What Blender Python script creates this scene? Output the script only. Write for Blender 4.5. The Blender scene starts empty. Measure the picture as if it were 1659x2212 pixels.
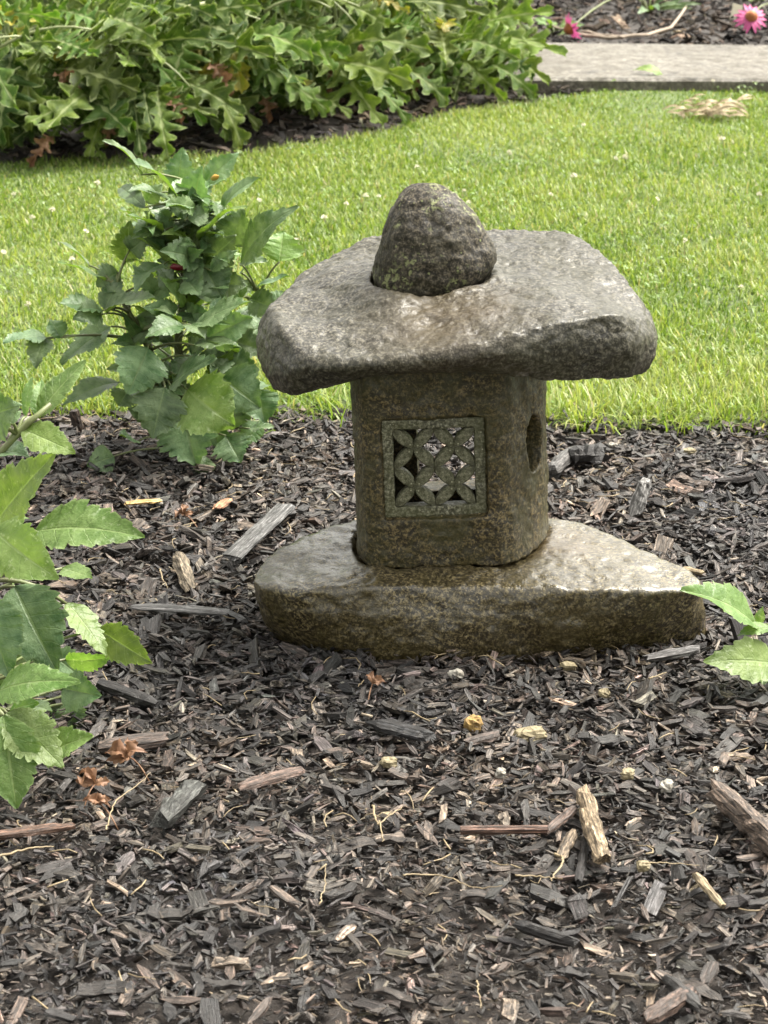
import bpy, math, random
import numpy as np
from mathutils import Vector, Matrix, noise as mnoise

SC = bpy.context.scene
COL = SC.collection
R = math.radians
rng = np.random.default_rng(7)
random.seed(7)

# ------------------------------------------------------------------ camera
CAM_H, PITCH, FPX = 1.35, R(20.0), 5327.0        # focal length in units of a 1659 x 2212 picture
cam_d = bpy.data.cameras.new('camera')
cam = bpy.data.objects.new('camera', cam_d)
COL.objects.link(cam)
cam.location = (0, 0, CAM_H)
cam.rotation_euler = (R(90) - PITCH, 0, 0)
cam_d.sensor_fit = 'HORIZONTAL'
cam_d.sensor_width = 24.0
cam_d.lens = 24.0 * FPX / 1659.0
cam_d.clip_start, cam_d.clip_end = 0.05, 600
cam_d.dof.use_dof = True
cam_d.dof.focus_distance = 3.35
cam_d.dof.aperture_fstop = 14.0
SC.camera = cam

# ------------------------------------------------------------------ sky, sun, exposure
SUN_EL, SUN_AZ = R(60), R(64)                    # azimuth from +Y (away from the camera) towards +X
world = bpy.data.worlds.new('World')
SC.world = world
world.use_nodes = True
wn, wl = world.node_tree.nodes, world.node_tree.links
wn.clear()
sky = wn.new('ShaderNodeTexSky')
sky.sky_type = 'NISHITA'
sky.sun_disc = False
sky.sun_elevation = SUN_EL
sky.sun_rotation = SUN_AZ
sky.air_density, sky.dust_density, sky.ozone_density = 1.0, 4.0, 1.0
hs = wn.new('ShaderNodeHueSaturation')           # overcast: a grey-white veil instead of a blue sky
hs.inputs['Saturation'].default_value = 0.08
bg = wn.new('ShaderNodeBackground')
bg.inputs['Strength'].default_value = 0.065
wo = wn.new('ShaderNodeOutputWorld')
wl.new(sky.outputs[0], hs.inputs['Color'])
wb = wn.new('ShaderNodeMix'); wb.data_type = 'RGBA'; wb.blend_type = 'MULTIPLY'; wb.inputs[0].default_value = 1.0
wb.inputs[7].default_value = (1.0, 0.975, 0.90, 1)     # a slightly warm cloud cover
wl.new(hs.outputs[0], wb.inputs[6]); wl.new(wb.outputs[2], bg.inputs['Color'])
wl.new(bg.outputs[0], wo.inputs['Surface'])

sun_d = bpy.data.lights.new('sun', 'SUN')
sun_d.energy = 1.5
sun_d.angle = R(34)
sun_d.color = (1.0, 0.95, 0.86)
sun = bpy.data.objects.new('sun', sun_d)
COL.objects.link(sun)
sdir = Vector((math.sin(SUN_AZ) * math.cos(SUN_EL), math.cos(SUN_AZ) * math.cos(SUN_EL), math.sin(SUN_EL)))
sun.rotation_euler = (-sdir).to_track_quat('-Z', 'Y').to_euler()
sun.location = (0, 3, 8)

SC.view_settings.view_transform = 'Standard'
SC.view_settings.look = 'None'
SC.view_settings.exposure = 3.0
SC.view_settings.gamma = 1.0
SC.view_settings.use_curve_mapping = False
SC.cycles.max_bounces = 8
SC.cycles.transparent_max_bounces = 8

# ------------------------------------------------------------------ helpers: places
def ray(px, py):
    dx, dy = (px - 829.5) / FPX, -(py - 1106.0) / FPX
    c, s = math.cos(PITCH), math.sin(PITCH)
    return np.array([dx, c + dy * s, -s + dy * c])
def on_z(px, py, z=0.0):
    d = ray(px, py); t = (z - CAM_H) / d[2]
    return np.array([d[0] * t, d[1] * t, z])
def on_y(px, py, Y):
    d = ray(px, py); t = Y / d[1]
    return np.array([d[0] * t, Y, CAM_H + d[2] * t])

# ------------------------------------------------------------------ helpers: objects
def tag(o, label=None, cat=None, group=None, kind=None):
    if label: o['label'] = label
    if cat: o['category'] = cat
    if group: o['group'] = group
    if kind: o['kind'] = kind
    return o
def link(name, me, mat=None, parent=None, loc=None):
    o = bpy.data.objects.new(name, me)
    COL.objects.link(o)
    if mat is not None and me is not None and len(me.materials) == 0: me.materials.append(mat)
    if parent is not None: o.parent = parent
    if loc is not None: o.location = loc
    return o
def empty(name, loc):
    o = bpy.data.objects.new(name, None)
    o.empty_display_size = 0.05
    COL.objects.link(o); o.location = loc
    return o
def np_mesh(name, V, F, smooth=False, tint=None, luv=None):
    """V (n,3); F list of index arrays (m,k), one array for each face size."""
    V = np.asarray(V, np.float32).reshape(-1, 3)
    if not isinstance(F, (list, tuple)): F = [F]
    F = [np.asarray(f, np.int32) for f in F if len(f)]
    me = bpy.data.meshes.new(name)
    me.vertices.add(len(V)); me.vertices.foreach_set('co', V.ravel())
    loops = np.concatenate([f.ravel() for f in F])
    tot = np.concatenate([np.full(len(f), f.shape[1], np.int32) for f in F])
    st = np.concatenate([[0], np.cumsum(tot)[:-1]]).astype(np.int32)
    me.loops.add(len(loops)); me.loops.foreach_set('vertex_index', loops)
    me.polygons.add(len(tot)); me.polygons.foreach_set('loop_start', st)
    me.polygons.foreach_set('use_smooth', np.full(len(tot), smooth))
    me.update(calc_edges=True)
    if tint is not None:
        a = me.attributes.new('tint', 'FLOAT_COLOR', 'POINT')
        c = np.ones((len(V), 4), np.float32); c[:, :3] = tint
        a.data.foreach_set('color', c.ravel())
    if luv is not None:
        a = me.attributes.new('luv', 'FLOAT_VECTOR', 'POINT')
        a.data.foreach_set('vector', np.asarray(luv, np.float32).ravel())
    return me

# ------------------------------------------------------------------ helpers: materials
class NT:
    def __init__(self, name):
        self.m = bpy.data.materials.new(name); self.m.use_nodes = True
        self.n, self.l = self.m.node_tree.nodes, self.m.node_tree.links
        self.n.clear()
        self.out = self.n.new('ShaderNodeOutputMaterial')
    def new(self, t, **kw):
        x = self.n.new('ShaderNode' + t)
        for k, v in kw.items():
            if k in x.inputs: self.set(x, k, v)
            else: setattr(x, k, v)
        return x
    def set(self, x, k, v):
        if hasattr(v, 'links') or hasattr(v, 'is_linked'): self.l.new(v, x.inputs[k])
        else: x.inputs[k].default_value = v
    def noise(self, vec, scale, detail=4, rough=0.55, dist=0.0):
        x = self.new('TexNoise'); self.l.new(vec, x.inputs['Vector'])
        x.inputs['Scale'].default_value = scale; x.inputs['Detail'].default_value = detail
        x.inputs['Roughness'].default_value = rough; x.inputs['Distortion'].default_value = dist
        return x.outputs['Fac']
    def ramp(self, fac, stops):
        x = self.new('ValToRGB'); self.l.new(fac, x.inputs['Fac'])
        e = x.color_ramp.elements
        while len(e) > 1: e.remove(e[-1])
        for i, (p, c) in enumerate(stops):
            el = e[0] if i == 0 else e.new(p)
            el.position = p
            el.color = (c, c, c, 1) if not isinstance(c, (tuple, list)) else (*c, 1)
        return x.outputs['Color']
    def mix(self, fac, a, b, mode='MIX'):
        x = self.new('Mix', data_type='RGBA', blend_type=mode)
        for idx, v in ((0, fac), (6, a), (7, b)):
            if hasattr(v, 'is_linked'): self.l.new(v, x.inputs[idx])
            elif idx == 0: x.inputs[0].default_value = v
            else: x.inputs[idx].default_value = (*v, 1)
        return x.outputs[2]
    def math(self, op, a, b=0.0, c=0.0, clamp=False):
        x = self.new('Math', operation=op, use_clamp=clamp)
        for i, v in enumerate((a, b, c)):
            if hasattr(v, 'is_linked'): self.l.new(v, x.inputs[i])
            else: x.inputs[i].default_value = v
        return x.outputs[0]
    def bump(self, h, strength, dist, normal=None):
        x = self.new('Bump'); self.l.new(h, x.inputs['Height'])
        x.inputs['Strength'].default_value = strength; x.inputs['Distance'].default_value = dist
        if normal is not None: self.l.new(normal, x.inputs['Normal'])
        return x.outputs[0]
    def finish(self, shader):
        self.l.new(shader, self.out.inputs['Surface']); return self.m

def stone_mat(name, dark, mid, light, algae, algae_amt, rough=(0.30, 0.6), lichen=None, stain=None, seed=0.0, coat=0.25, spec=0.4):
    t = NT(name)
    co = t.new('TexCoord').outputs['Object']
    mp = t.new('Mapping'); t.l.new(co, mp.inputs['Vector']); mp.inputs['Location'].default_value = (seed, seed * 0.7, seed * 0.3)
    v = mp.outputs[0]
    big = t.noise(v, 9, 5, 0.6)
    grain = t.noise(v, 185, 4, 0.72)
    fine = t.noise(v, 330, 3, 0.7)
    c = t.ramp(t.math('ADD', t.math('MULTIPLY', grain, 0.62), t.math('MULTIPLY', fine, 0.38)),
               [(0.44, dark), (0.495, mid), (0.54, light), (0.59, tuple(min(1, x * 1.7) for x in light))])
    c = t.mix(t.ramp(big, [(0.35, 0.0), (0.7, 0.55)]), c, tuple(x * 0.55 for x in mid))
    al = t.math('MULTIPLY', t.ramp(t.noise(v, 14, 6, 0.65, 0.4), [(0.40, 0.0), (0.60, 1.0)]), algae_amt)
    c = t.mix(al, c, algae)
    # pale crystals
    vo = t.new('TexVoronoi'); t.l.new(v, vo.inputs['Vector']); vo.inputs['Scale'].default_value = 150
    cr = t.math('MULTIPLY', t.ramp(vo.outputs['Distance'], [(0.10, 1.0), (0.22, 0.0)]),
                t.ramp(t.noise(v, 70, 2), [(0.52, 0.0), (0.60, 0.65)]))
    c = t.mix(cr, c, tuple(min(1, x * 1.9) for x in light))
    if stain is not None:
        (sx, sy, sz), srad, scol = stain
        d = t.new('VectorMath', operation='DISTANCE'); t.l.new(co, d.inputs[0]); d.inputs[1].default_value = (sx, sy, sz)
        f = t.math('ADD', d.outputs['Value'], t.math('MULTIPLY', t.math('SUBTRACT', t.noise(v, 25, 4), 0.5), 0.12))
        c = t.mix(t.ramp(t.math('DIVIDE', f, srad), [(0.25, 0.5), (1.0, 0.0)]), c, t.mix(grain, tuple(x * 0.5 for x in scol), scol))
    if lichen is not None:
        ln = t.noise(v, 130, 5, 0.7)
        spots = t.math('MULTIPLY', t.ramp(ln, [(0.52, 0.0), (0.58, 1.0)]), t.ramp(t.noise(v, 17, 2, 0.5), [(0.545, 0.0), (0.62, 1.0)]))
        lv = t.new('TexVoronoi'); t.l.new(v, lv.inputs['Vector']); lv.inputs['Scale'].default_value = 120
        spots = t.math('MAXIMUM', spots, t.math('MULTIPLY', t.ramp(lv.outputs['Distance'], [(0.16, 1.0), (0.26, 0.0)]), t.ramp(t.noise(v, 60, 2), [(0.54, 0.0), (0.60, 0.8)])))
        c = t.mix(t.math('MULTIPLY', spots, 0.85), c, lichen)
    h = t.math('ADD', t.math('MULTIPLY', grain, 0.7), t.math('MULTIPLY', fine, 0.3))
    h2 = t.noise(v, 60, 4, 0.6)
    nb = t.bump(h, 0.6, 0.0035, t.bump(h2, 0.35, 0.005))
    p = t.new('BsdfPrincipled')
    t.set(p, 'Base Color', c); t.set(p, 'Normal', nb)
    t.set(p, 'Roughness', t.ramp(t.noise(v, 30, 4), [(0.35, rough[0]), (0.65, rough[1])]))
    p.inputs['Specular IOR Level'].default_value = spec
    p.inputs['Coat Weight'].default_value = coat
    p.inputs['Coat Roughness'].default_value = 0.22
    t.set(p, 'Coat Normal', t.bump(h, 0.5, 0.002, t.bump(h2, 0.3, 0.005)))
    return t.finish(p.outputs[0])

def wood_mat(name='wet_wood', rough=(0.34, 0.62), contrast=1.0, spec=0.36):
    t = NT(name)
    tint = t.new('Attribute', attribute_name='tint').outputs['Color']
    luv = t.new('Attribute', attribute_name='luv').outputs['Vector']
    mp = t.new('Mapping'); t.l.new(luv, mp.inputs['Vector']); mp.inputs['Scale'].default_value = (28, 420, 420)
    g = t.noise(mp.outputs[0], 1.0, 4, 0.65)
    mp2 = t.new('Mapping'); t.l.new(luv, mp2.inputs['Vector']); mp2.inputs['Scale'].default_value = (90, 160, 160)
    g2 = t.noise(mp2.outputs[0], 1.0, 3, 0.6)
    k = t.ramp(g, [(0.36, 1 - 0.8 * contrast), (0.50, 1.0), (0.58, 1 + 0.8 * contrast), (0.66, 1 + 2.6 * contrast)])
    c = t.mix(1.0, tint, k, 'MULTIPLY')
    c = t.mix(t.ramp(g2, [(0.42, 0.0), (0.70, 0.6)]), c, (0.018, 0.015, 0.013))
    p = t.new('BsdfPrincipled')
    t.set(p, 'Base Color', c)
    t.set(p, 'Roughness', t.ramp(g2, [(0.3, rough[0]), (0.7, rough[1])]))
    p.inputs['Specular IOR Level'].default_value = spec
    t.set(p, 'Normal', t.bump(g, 0.9, 0.003))
    return t.finish(p.outputs[0])

def leaf_mat(name, top, top2, under, vein, trans=0.35, nveins=7.0, rough=0.42, spots=None, slant=0.55, midw=0.03, hue=(0.478, 0.513), val=(0.75, 1.25), spec=0.42):
    t = NT(name)
    luv = t.new('Attribute', attribute_name='luv').outputs['Vector']
    sp = t.new('SeparateXYZ'); t.l.new(luv, sp.inputs[0])
    u, v, w = sp.outputs
    av = t.math('ABSOLUTE', v)
    co = t.new('TexCoord').outputs['Object']
    mid = t.ramp(av, [(midw, 1.0), (midw * 2.2, 0.0)])
    ph = t.math('FRACT', t.math('MULTIPLY', t.math('SUBTRACT', u, t.math('MULTIPLY', t.math('POWER', av, 1.2), slant * 0.3)), nveins))
    sv = t.math('ABSOLUTE', t.math('SUBTRACT', ph, 0.5))
    side = t.ramp(sv, [(0.01, 0.40), (0.05, 0.0)])
    veins = t.math('MAXIMUM', mid, side)
    rnd = t.new('ObjectInfo').outputs['Random']
    n1 = t.noise(co, 45, 4, 0.6)
    c = t.mix(t.ramp(n1, [(0.35, 0.0), (0.68, 1.0)]), top, top2)
    if spots is not None:
        n2 = t.noise(co, 130, 3, 0.6)
        c = t.mix(t.ramp(n2, [(0.60, 0.0), (0.68, 0.7)]), c, spots)
    hsv = t.new('HueSaturation'); t.l.new(c, hsv.inputs['Color'])
    t.l.new(t.math('ADD', hue[0], t.math('MULTIPLY', rnd, hue[1] - hue[0])), hsv.inputs['Hue'])
    t.l.new(t.math('ADD', val[0], t.math('MULTIPLY', t.math('FRACT', t.math('MULTIPLY', rnd, 7.31)), val[1] - val[0])), hsv.inputs['Value'])
    c = hsv.outputs[0]
    c = t.mix(t.math('MULTIPLY', veins, 0.55), c, vein)
    bf = t.new('NewGeometry').outputs['Backfacing']
    cu = t.mix(t.math('MULTIPLY', veins, 0.5), under, vein)
    c = t.mix(bf, c, cu)
    edge = t.ramp(av, [(0.90, 0.0), (0.99, 0.55)])
    c = t.mix(edge, c, vein)
    hgt = t.math('SUBTRACT', t.math('MULTIPLY', t.math('SUBTRACT', 1.0, veins), 0.6), t.math('MULTIPLY', n1, -0.4))
    nb = t.bump(hgt, 0.55, 0.003, t.bump(t.noise(co, 90, 4, 0.6), 0.5, 0.004))
    p = t.new('BsdfPrincipled'); t.set(p, 'Base Color', c); t.set(p, 'Normal', nb); p.inputs['Specular IOR Level'].default_value = spec
    t.set(p, 'Roughness', t.ramp(n1, [(0.3, rough - 0.08), (0.7, rough + 0.15)]))
    tr = t.new('BsdfTranslucent')
    t.set(tr, 'Color', t.mix(1.0, c, (1.35, 1.5, 0.55), 'MULTIPLY')); t.set(tr, 'Normal', nb)
    mx = t.new('MixShader'); mx.inputs[0].default_value = trans
    t.l.new(p.outputs[0], mx.inputs[1]); t.l.new(tr.outputs[0], mx.inputs[2])
    return t.finish(mx.outputs[0])

def simple_mat(name, col, col2=None, rough=0.6, scale=60, trans=0.0, bump=0.3, bdist=0.002):
    t = NT(name)
    co = t.new('TexCoord').outputs['Object']
    n = t.noise(co, scale, 5, 0.6)
    c = t.mix(t.ramp(n, [(0.35, 0.0), (0.65, 1.0)]), col, col2 or tuple(x * 0.6 for x in col))
    p = t.new('BsdfPrincipled'); t.set(p, 'Base Color', c); p.inputs['Roughness'].default_value = rough
    t.set(p, 'Normal', t.bump(n, bump, bdist))
    if trans <= 0: return t.finish(p.outputs[0])
    tr = t.new('BsdfTranslucent'); t.set(tr, 'Color', c)
    mx = t.new('MixShader'); mx.inputs[0].default_value = trans
    t.l.new(p.outputs[0], mx.inputs[1]); t.l.new(tr.outputs[0], mx.inputs[2])
    return t.finish(mx.outputs[0])

def tint_mat(name, rough=0.5, trans=0.4, gain=(1.2, 1.3, 0.7), spec=0.4):
    t = NT(name)
    c = t.new('Attribute', attribute_name='tint').outputs['Color']
    p = t.new('BsdfPrincipled'); t.set(p, 'Base Color', c); p.inputs['Roughness'].default_value = rough
    p.inputs['Specular IOR Level'].default_value = spec
    tr = t.new('BsdfTranslucent'); t.set(tr, 'Color', t.mix(1.0, c, gain, 'MULTIPLY'))
    mx = t.new('MixShader'); mx.inputs[0].default_value = trans
    t.l.new(p.outputs[0], mx.inputs[1]); t.l.new(tr.outputs[0], mx.inputs[2])
    return t.finish(mx.outputs[0])

M = {}
M['wood'] = wood_mat()
M['roof'] = stone_mat('roof_stone', (0.007, 0.0062, 0.0045), (0.026, 0.0235, 0.0172), (0.080, 0.073, 0.056), (0.024, 0.0225, 0.007), 0.45, coat=0.28, spec=0.32, rough=(0.40, 0.66),
                      stain=((0.085, 3.14, 0.48), 0.14, (0.062, 0.040, 0.015)), seed=1.3)
M['finial'] = stone_mat('finial_stone', (0.005, 0.004, 0.0028), (0.020, 0.0165, 0.011), (0.066, 0.056, 0.040), (0.020, 0.018, 0.006), 0.40, rough=(0.5, 0.8), coat=0.0, spec=0.3,
                        lichen=(0.17, 0.185, 0.085), seed=4.1)
M['box'] = stone_mat('box_stone', (0.007, 0.005, 0.0018), (0.032, 0.024, 0.009), (0.110, 0.083, 0.037), (0.030, 0.028, 0.006), 0.75, coat=0.1, rough=(0.4, 0.7), seed=7.7)
M['lattice'] = stone_mat('lattice_stone', (0.024, 0.023, 0.013), (0.082, 0.080, 0.050), (0.185, 0.18, 0.13), (0.060, 0.063, 0.022), 0.5, coat=0.1, rough=(0.4, 0.7), seed=2.9)
M['base'] = stone_mat('base_stone', (0.008, 0.006, 0.0025), (0.038, 0.029, 0.012), (0.125, 0.100, 0.050), (0.036, 0.028, 0.006), 0.6, rough=(0.26, 0.5), coat=0.7, spec=0.45,
                      stain=((0.245, 3.235, 0.125), 0.08, (0.085, 0.055, 0.022)), seed=9.2)
M['dahlia'] = leaf_mat('dahlia_leaf', (0.042, 0.092, 0.030), (0.145, 0.215, 0.105), (0.130, 0.205, 0.034), (0.15, 0.21, 0.095), 0.25, rough=0.36)
M['dahlia_pale'] = leaf_mat('pale_dahlia_leaf', (0.072, 0.138, 0.026), (0.150, 0.230, 0.070), (0.135, 0.205, 0.036), (0.22, 0.29, 0.12), 0.34, spots=(0.24, 0.31, 0.16))
M['thistle'] = leaf_mat('lobed_leaf', (0.036, 0.084, 0.012), (0.096, 0.165, 0.030), (0.11, 0.16, 0.05), (0.34, 0.38, 0.19), 0.30, nveins=6, midw=0.06, hue=(0.458, 0.506), val=(0.45, 1.4), rough=0.55, spec=0.22)
M['yellow_leaf'] = leaf_mat('yellow_leaf', (0.30, 0.24, 0.035), (0.17, 0.20, 0.035), (0.26, 0.24, 0.06), (0.50, 0.46, 0.16), 0.35)
M['dry_leaf'] = simple_mat('dry_leaf', (0.22, 0.12, 0.065), (0.12, 0.055, 0.028), 0.6, 50, 0.25)
M['stem'] = simple_mat('green_stem', (0.12, 0.15, 0.05), (0.08, 0.085, 0.035), 0.5, 40)
M['pale_stem'] = simple_mat('pale_stem', (0.34, 0.38, 0.20), (0.22, 0.27, 0.12), 0.5, 40)

# ------------------------------------------------------------------ setting: ground sheets
def wobble(x, s): return mnoise.noise(Vector((x * 2.3, s, 0.37))) * 0.05 + mnoise.noise(Vector((x * 9.0, s, 3.1))) * 0.02
def near_edge(x): return 4.16 - 0.05 * x + wobble(x, 1.7)
FAR_PTS = [on_z(px, py + 13)[:2] for px, py in ((-500, 372), (0, 346), (250, 338), (500, 325), (700, 300), (850, 274), (930, 246), (1100, 216), (1300, 188), (1659, 170), (2200, 150))]
FAR_X = np.array([p[0] for p in FAR_PTS]); FAR_Y = np.array([p[1] for p in FAR_PTS])
def far_edge(x): return float(np.interp(x, FAR_X, FAR_Y)) + wobble(x, 5.1)

def soil_mat():
    t = NT('dark_soil'); co = t.new('TexCoord').outputs['Object']
    n = t.noise(co, 60, 6, 0.7); n2 = t.noise(co, 300, 4, 0.7)
    c = t.ramp(t.math('ADD', t.math('MULTIPLY', n, 0.5), t.math('MULTIPLY', n2, 0.5)), [(0.35, (0.010, 0.008, 0.007)), (0.65, (0.045, 0.034, 0.027))])
    p = t.new('BsdfPrincipled'); t.set(p, 'Base Color', c); p.inputs['Roughness'].default_value = 0.7
    t.set(p, 'Normal', t.bump(n2, 0.8, 0.006)); return t.finish(p.outputs[0])
def turf_mat():
    t = NT('turf'); co = t.new('TexCoord').outputs['Object']
    n = t.noise(co, 40, 6, 0.7); n2 = t.noise(co, 4, 4, 0.7)
    c = t.ramp(n, [(0.35, (0.035, 0.045, 0.012)), (0.55, (0.08, 0.12, 0.025)), (0.7, (0.15, 0.17, 0.06))])
    p = t.new('BsdfPrincipled'); t.set(p, 'Base Color', c); p.inputs['Roughness'].default_value = 0.8
    t.set(p, 'Normal', t.bump(n, 0.8, 0.02)); return t.finish(p.outputs[0])
def path_mat():
    t = NT('path_concrete'); co = t.new('TexCoord').outputs['Object']
    n = t.noise(co, 2.2, 6, 0.65); n2 = t.noise(co, 70, 5, 0.8); n3 = t.noise(co, 18, 6, 0.75, 0.5)
    c = t.ramp(n2, [(0.40, (0.034, 0.029, 0.021)), (0.49, (0.085, 0.075, 0.058)), (0.56, (0.13, 0.118, 0.094)), (0.63, (0.21, 0.195, 0.16))])
    c = t.mix(t.ramp(n3, [(0.46, 0.0), (0.62, 0.65)]), c, (0.040, 0.035, 0.024))
    c = t.mix(t.ramp(n, [(0.42, 0.0), (0.62, 0.5)]), c, (0.050, 0.042, 0.030))
    vo = t.new('TexVoronoi', feature='DISTANCE_TO_EDGE'); vo.inputs['Scale'].default_value = 0.9
    wv = t.new('VectorMath', operation='ADD'); t.l.new(co, wv.inputs[0])
    nz = t.new('TexNoise'); t.l.new(co, nz.inputs['Vector']); nz.inputs['Scale'].default_value = 4; t.l.new(nz.outputs['Color'], wv.inputs[1])
    t.l.new(wv.outputs[0], vo.inputs['Vector'])
    c = t.mix(t.ramp(vo.outputs['Distance'], [(0.0, 0.8), (0.012, 0.0)]), c, (0.015, 0.013, 0.010))
    p = t.new('BsdfPrincipled'); t.set(p, 'Base Color', c); t.set(p, 'Roughness', t.ramp(n3, [(0.4, 0.45), (0.6, 0.75)]))
    t.set(p, 'Normal', t.bump(n2, 0.6, 0.006)); return t.finish(p.outputs[0])
M['soil'], M['turf'], M['path'] = soil_mat(), turf_mat(), path_mat()

S = 300.0
g = np_mesh('ground', [(-S, -S, -0.03), (S, -S, -0.03), (S, S, -0.03), (-S, S, -0.03)], np.array([[0, 1, 2, 3]]))
tag(link('ground', g, M['turf']), kind='structure')

def bed_h(x, y):
    """gentle relief of the near bed"""
    return 0.012 * mnoise.noise(Vector((x * 3.1, y * 3.1, 0.2))) + 0.010 * mnoise.noise(Vector((x * 8, y * 8, 4.0)))
def sheet(name, x0, x1, nx, ylo, yhi, ny, zf, mat, kind='structure'):
    xs = np.linspace(x0, x1, nx); V = []
    for x in xs:
        a, b = ylo(x), yhi(x)
        for k in range(ny):
            y = a + (b - a) * k / (ny - 1); V.append((x, y, zf(x, y)))
    F = [(i * ny + k, (i + 1) * ny + k, (i + 1) * ny + k + 1, i * ny + k + 1) for i in range(nx - 1) for k in range(ny - 1)]
    return tag(link(name, np_mesh(name, V, np.array(F), True), mat), kind=kind)
sheet('mulch_bed', -3, 3, 90, lambda x: 0.6, lambda x: near_edge(x), 80, lambda x, y: bed_h(x, y) - 0.012, M['soil'])
sheet('lawn', -6, 6, 150, lambda x: near_edge(x) + 0.002, lambda x: far_edge(x), 24, lambda x, y: 0.004 + 0.01 * mnoise.noise(Vector((x * 2, y * 2, 9.0))), M['turf'])
# the concrete path and the beds on both sides of it
PATH_N = lambda x: float(np.interp(x, [-3.0, 0.37, 1.2, 3], [7.38, 7.39, 7.37, 7.29]))
PATH_F = lambda x: float(np.interp(x, [-3.0, 0.37, 1.2, 3], [8.06, 8.06, 8.00, 7.9]))
sheet('flower_bed', -6, 6, 120, lambda x: far_edge(x) + 0.002, lambda x: PATH_N(x) + 0.1 if PATH_N(x) + .1 > far_edge(x) + .01 else far_edge(x) + .01, 24,
      lambda x, y: 0.006 * mnoise.noise(Vector((x * 3, y * 3, 2.0))) - 0.006, M['soil'])
sheet('far_bed', -6, 6, 80, lambda x: PATH_F(x) - 0.05, lambda x: 14.0, 40, lambda x, y: 0.008 * mnoise.noise(Vector((x * 3, y * 3, 6.0))), M['soil'])
def build_path():
    xs = np.linspace(-6, 6, 121); V = []
    for x in xs:
        a, b = PATH_N(x) + 0.004 * mnoise.noise(Vector((x * 6, 0, 0))), PATH_F(x)
        V += [(x, a, -0.05), (x, a + 0.002, 0.036), (x, a + 0.012, 0.045), (x, (a + b) / 2, 0.048), (x, b - 0.012, 0.045), (x, b, 0.036), (x, b + 0.002, -0.05)]
    F = [(i * 7 + k, (i + 1) * 7 + k, (i + 1) * 7 + k + 1, i * 7 + k + 1) for i in range(120) for k in range(6)]
    tag(link('path', np_mesh('path', V, np.array(F)), M['path']), kind='structure')
build_path()

# ------------------------------------------------------------------ the stone lantern
def tps(pts, lam=1e-4):
    P = np.asarray(pts, float); n = len(P)
    U = lambda r2: np.where(r2 > 1e-12, 0.5 * r2 * np.log(r2 + 1e-20), 0.0)
    d2 = ((P[:, None, :2] - P[None, :, :2]) ** 2).sum(-1)
    A = np.zeros((n + 3, n + 3)); A[:n, :n] = U(d2) + lam * np.eye(n)
    A[:n, n] = 1; A[:n, n + 1:] = P[:, :2]; A[n, :n] = 1; A[n + 1:, :n] = P[:, :2].T
    w = np.linalg.solve(A, np.concatenate([P[:, 2], [0, 0, 0]]))
    def f(x, y):
        x, y = np.asarray(x, float), np.asarray(y, float)
        r2 = (x[..., None] - P[:, 0]) ** 2 + (y[..., None] - P[:, 1]) ** 2
        return U(r2) @ w[:n] + w[n] + w[n + 1] * x + w[n + 2] * y
    return f
def polar(pts, c, th, sig):
    P = np.asarray(pts, float)
    a = np.arctan2(P[:, 1] - c[1], P[:, 0] - c[0]); o = np.argsort(a); a, P = a[o], P[o]
    # straight edges between the corners, resampled by angle, then softened
    Q = np.vstack([P, P[:1]]); pts2 = np.vstack([Q[i] + (Q[i + 1] - Q[i]) * f for i in range(len(P)) for f in np.linspace(0, 1, 40, endpoint=False)[:, None]])
    a2 = np.arctan2(pts2[:, 1] - c[1], pts2[:, 0] - c[0]); o = np.argsort(a2); a2, pts2 = a2[o], pts2[o]
    r2 = np.hypot(pts2[:, 0] - c[0], pts2[:, 1] - c[1])
    aa = np.concatenate([a2 - 2 * np.pi, a2, a2 + 2 * np.pi])
    r = np.interp(th, aa, np.tile(r2, 3)); z = np.interp(th, aa, np.tile(pts2[:, 2], 3))
    if sig > 0:
        n = len(th); k = np.exp(-0.5 * ((np.arange(n) - n // 2) / sig) ** 2); k /= k.sum(); K = np.fft.rfft(np.fft.ifftshift(k))
        r = np.fft.irfft(np.fft.rfft(r) * K, n); z = np.fft.irfft(np.fft.rfft(z) * K, n)
    return r, z
def loft(top, bot, inner=(), c=None, bulge=0.0, zc_bot=None, n=180, m=14, sig=3.0, topcap=True):
    th = np.linspace(-np.pi, np.pi, n, endpoint=False)
    c = np.mean(np.asarray(top)[:, :2], 0) if c is None else np.asarray(c)
    rt, zt = polar(top, c, th, sig); rb, zb = polar(bot, c, th, sig)
    cs, sn = np.cos(th), np.sin(th)
    rim = np.stack([c[0] + rt * cs, c[1] + rt * sn, zt], 1)[::6]
    f = tps(np.vstack([rim] + ([np.asarray(inner)] if len(inner) else [])))
    rings = []
    for s in np.linspace(0.03, 1, 24):
        x, y = c[0] + s * rt * cs, c[1] + s * rt * sn
        rings.append(np.stack([x, y, f(x, y)], 1))
    zr = rings[-1][:, 2]
    for k in range(1, m):
        q = k / m; r = rt + (rb - rt) * q + bulge * math.sin(math.pi * q)
        rings.append(np.stack([c[0] + r * cs, c[1] + r * sn, zr + (zb - zr) * q], 1))
    zcb = float(zb.mean()) if zc_bot is None else zc_bot
    for s in np.linspace(1, 0.03, 14):
        r = rb * s; rings.append(np.stack([c[0] + r * cs, c[1] + r * sn, zb * s + zcb * (1 - s)], 1))
    V = np.vstack(rings); k = len(rings); F = []
    i = np.arange(n); j = (i + 1) % n
    for q in range(k - 1): F.append(np.stack([q * n + i, (q + 1) * n + i, (q + 1) * n + j, q * n + j], 1))
    V = np.vstack([V, [[c[0], c[1], rings[0][:, 2].mean()]], [[c[0], c[1], zcb]]])
    T = [np.stack([np.full(n, len(V) - 2), i, j], 1), np.stack([np.full(n, len(V) - 1), (k - 1) * n + j, (k - 1) * n + i], 1)]
    return V, [np.vstack(F), np.vstack(T)], f
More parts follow.
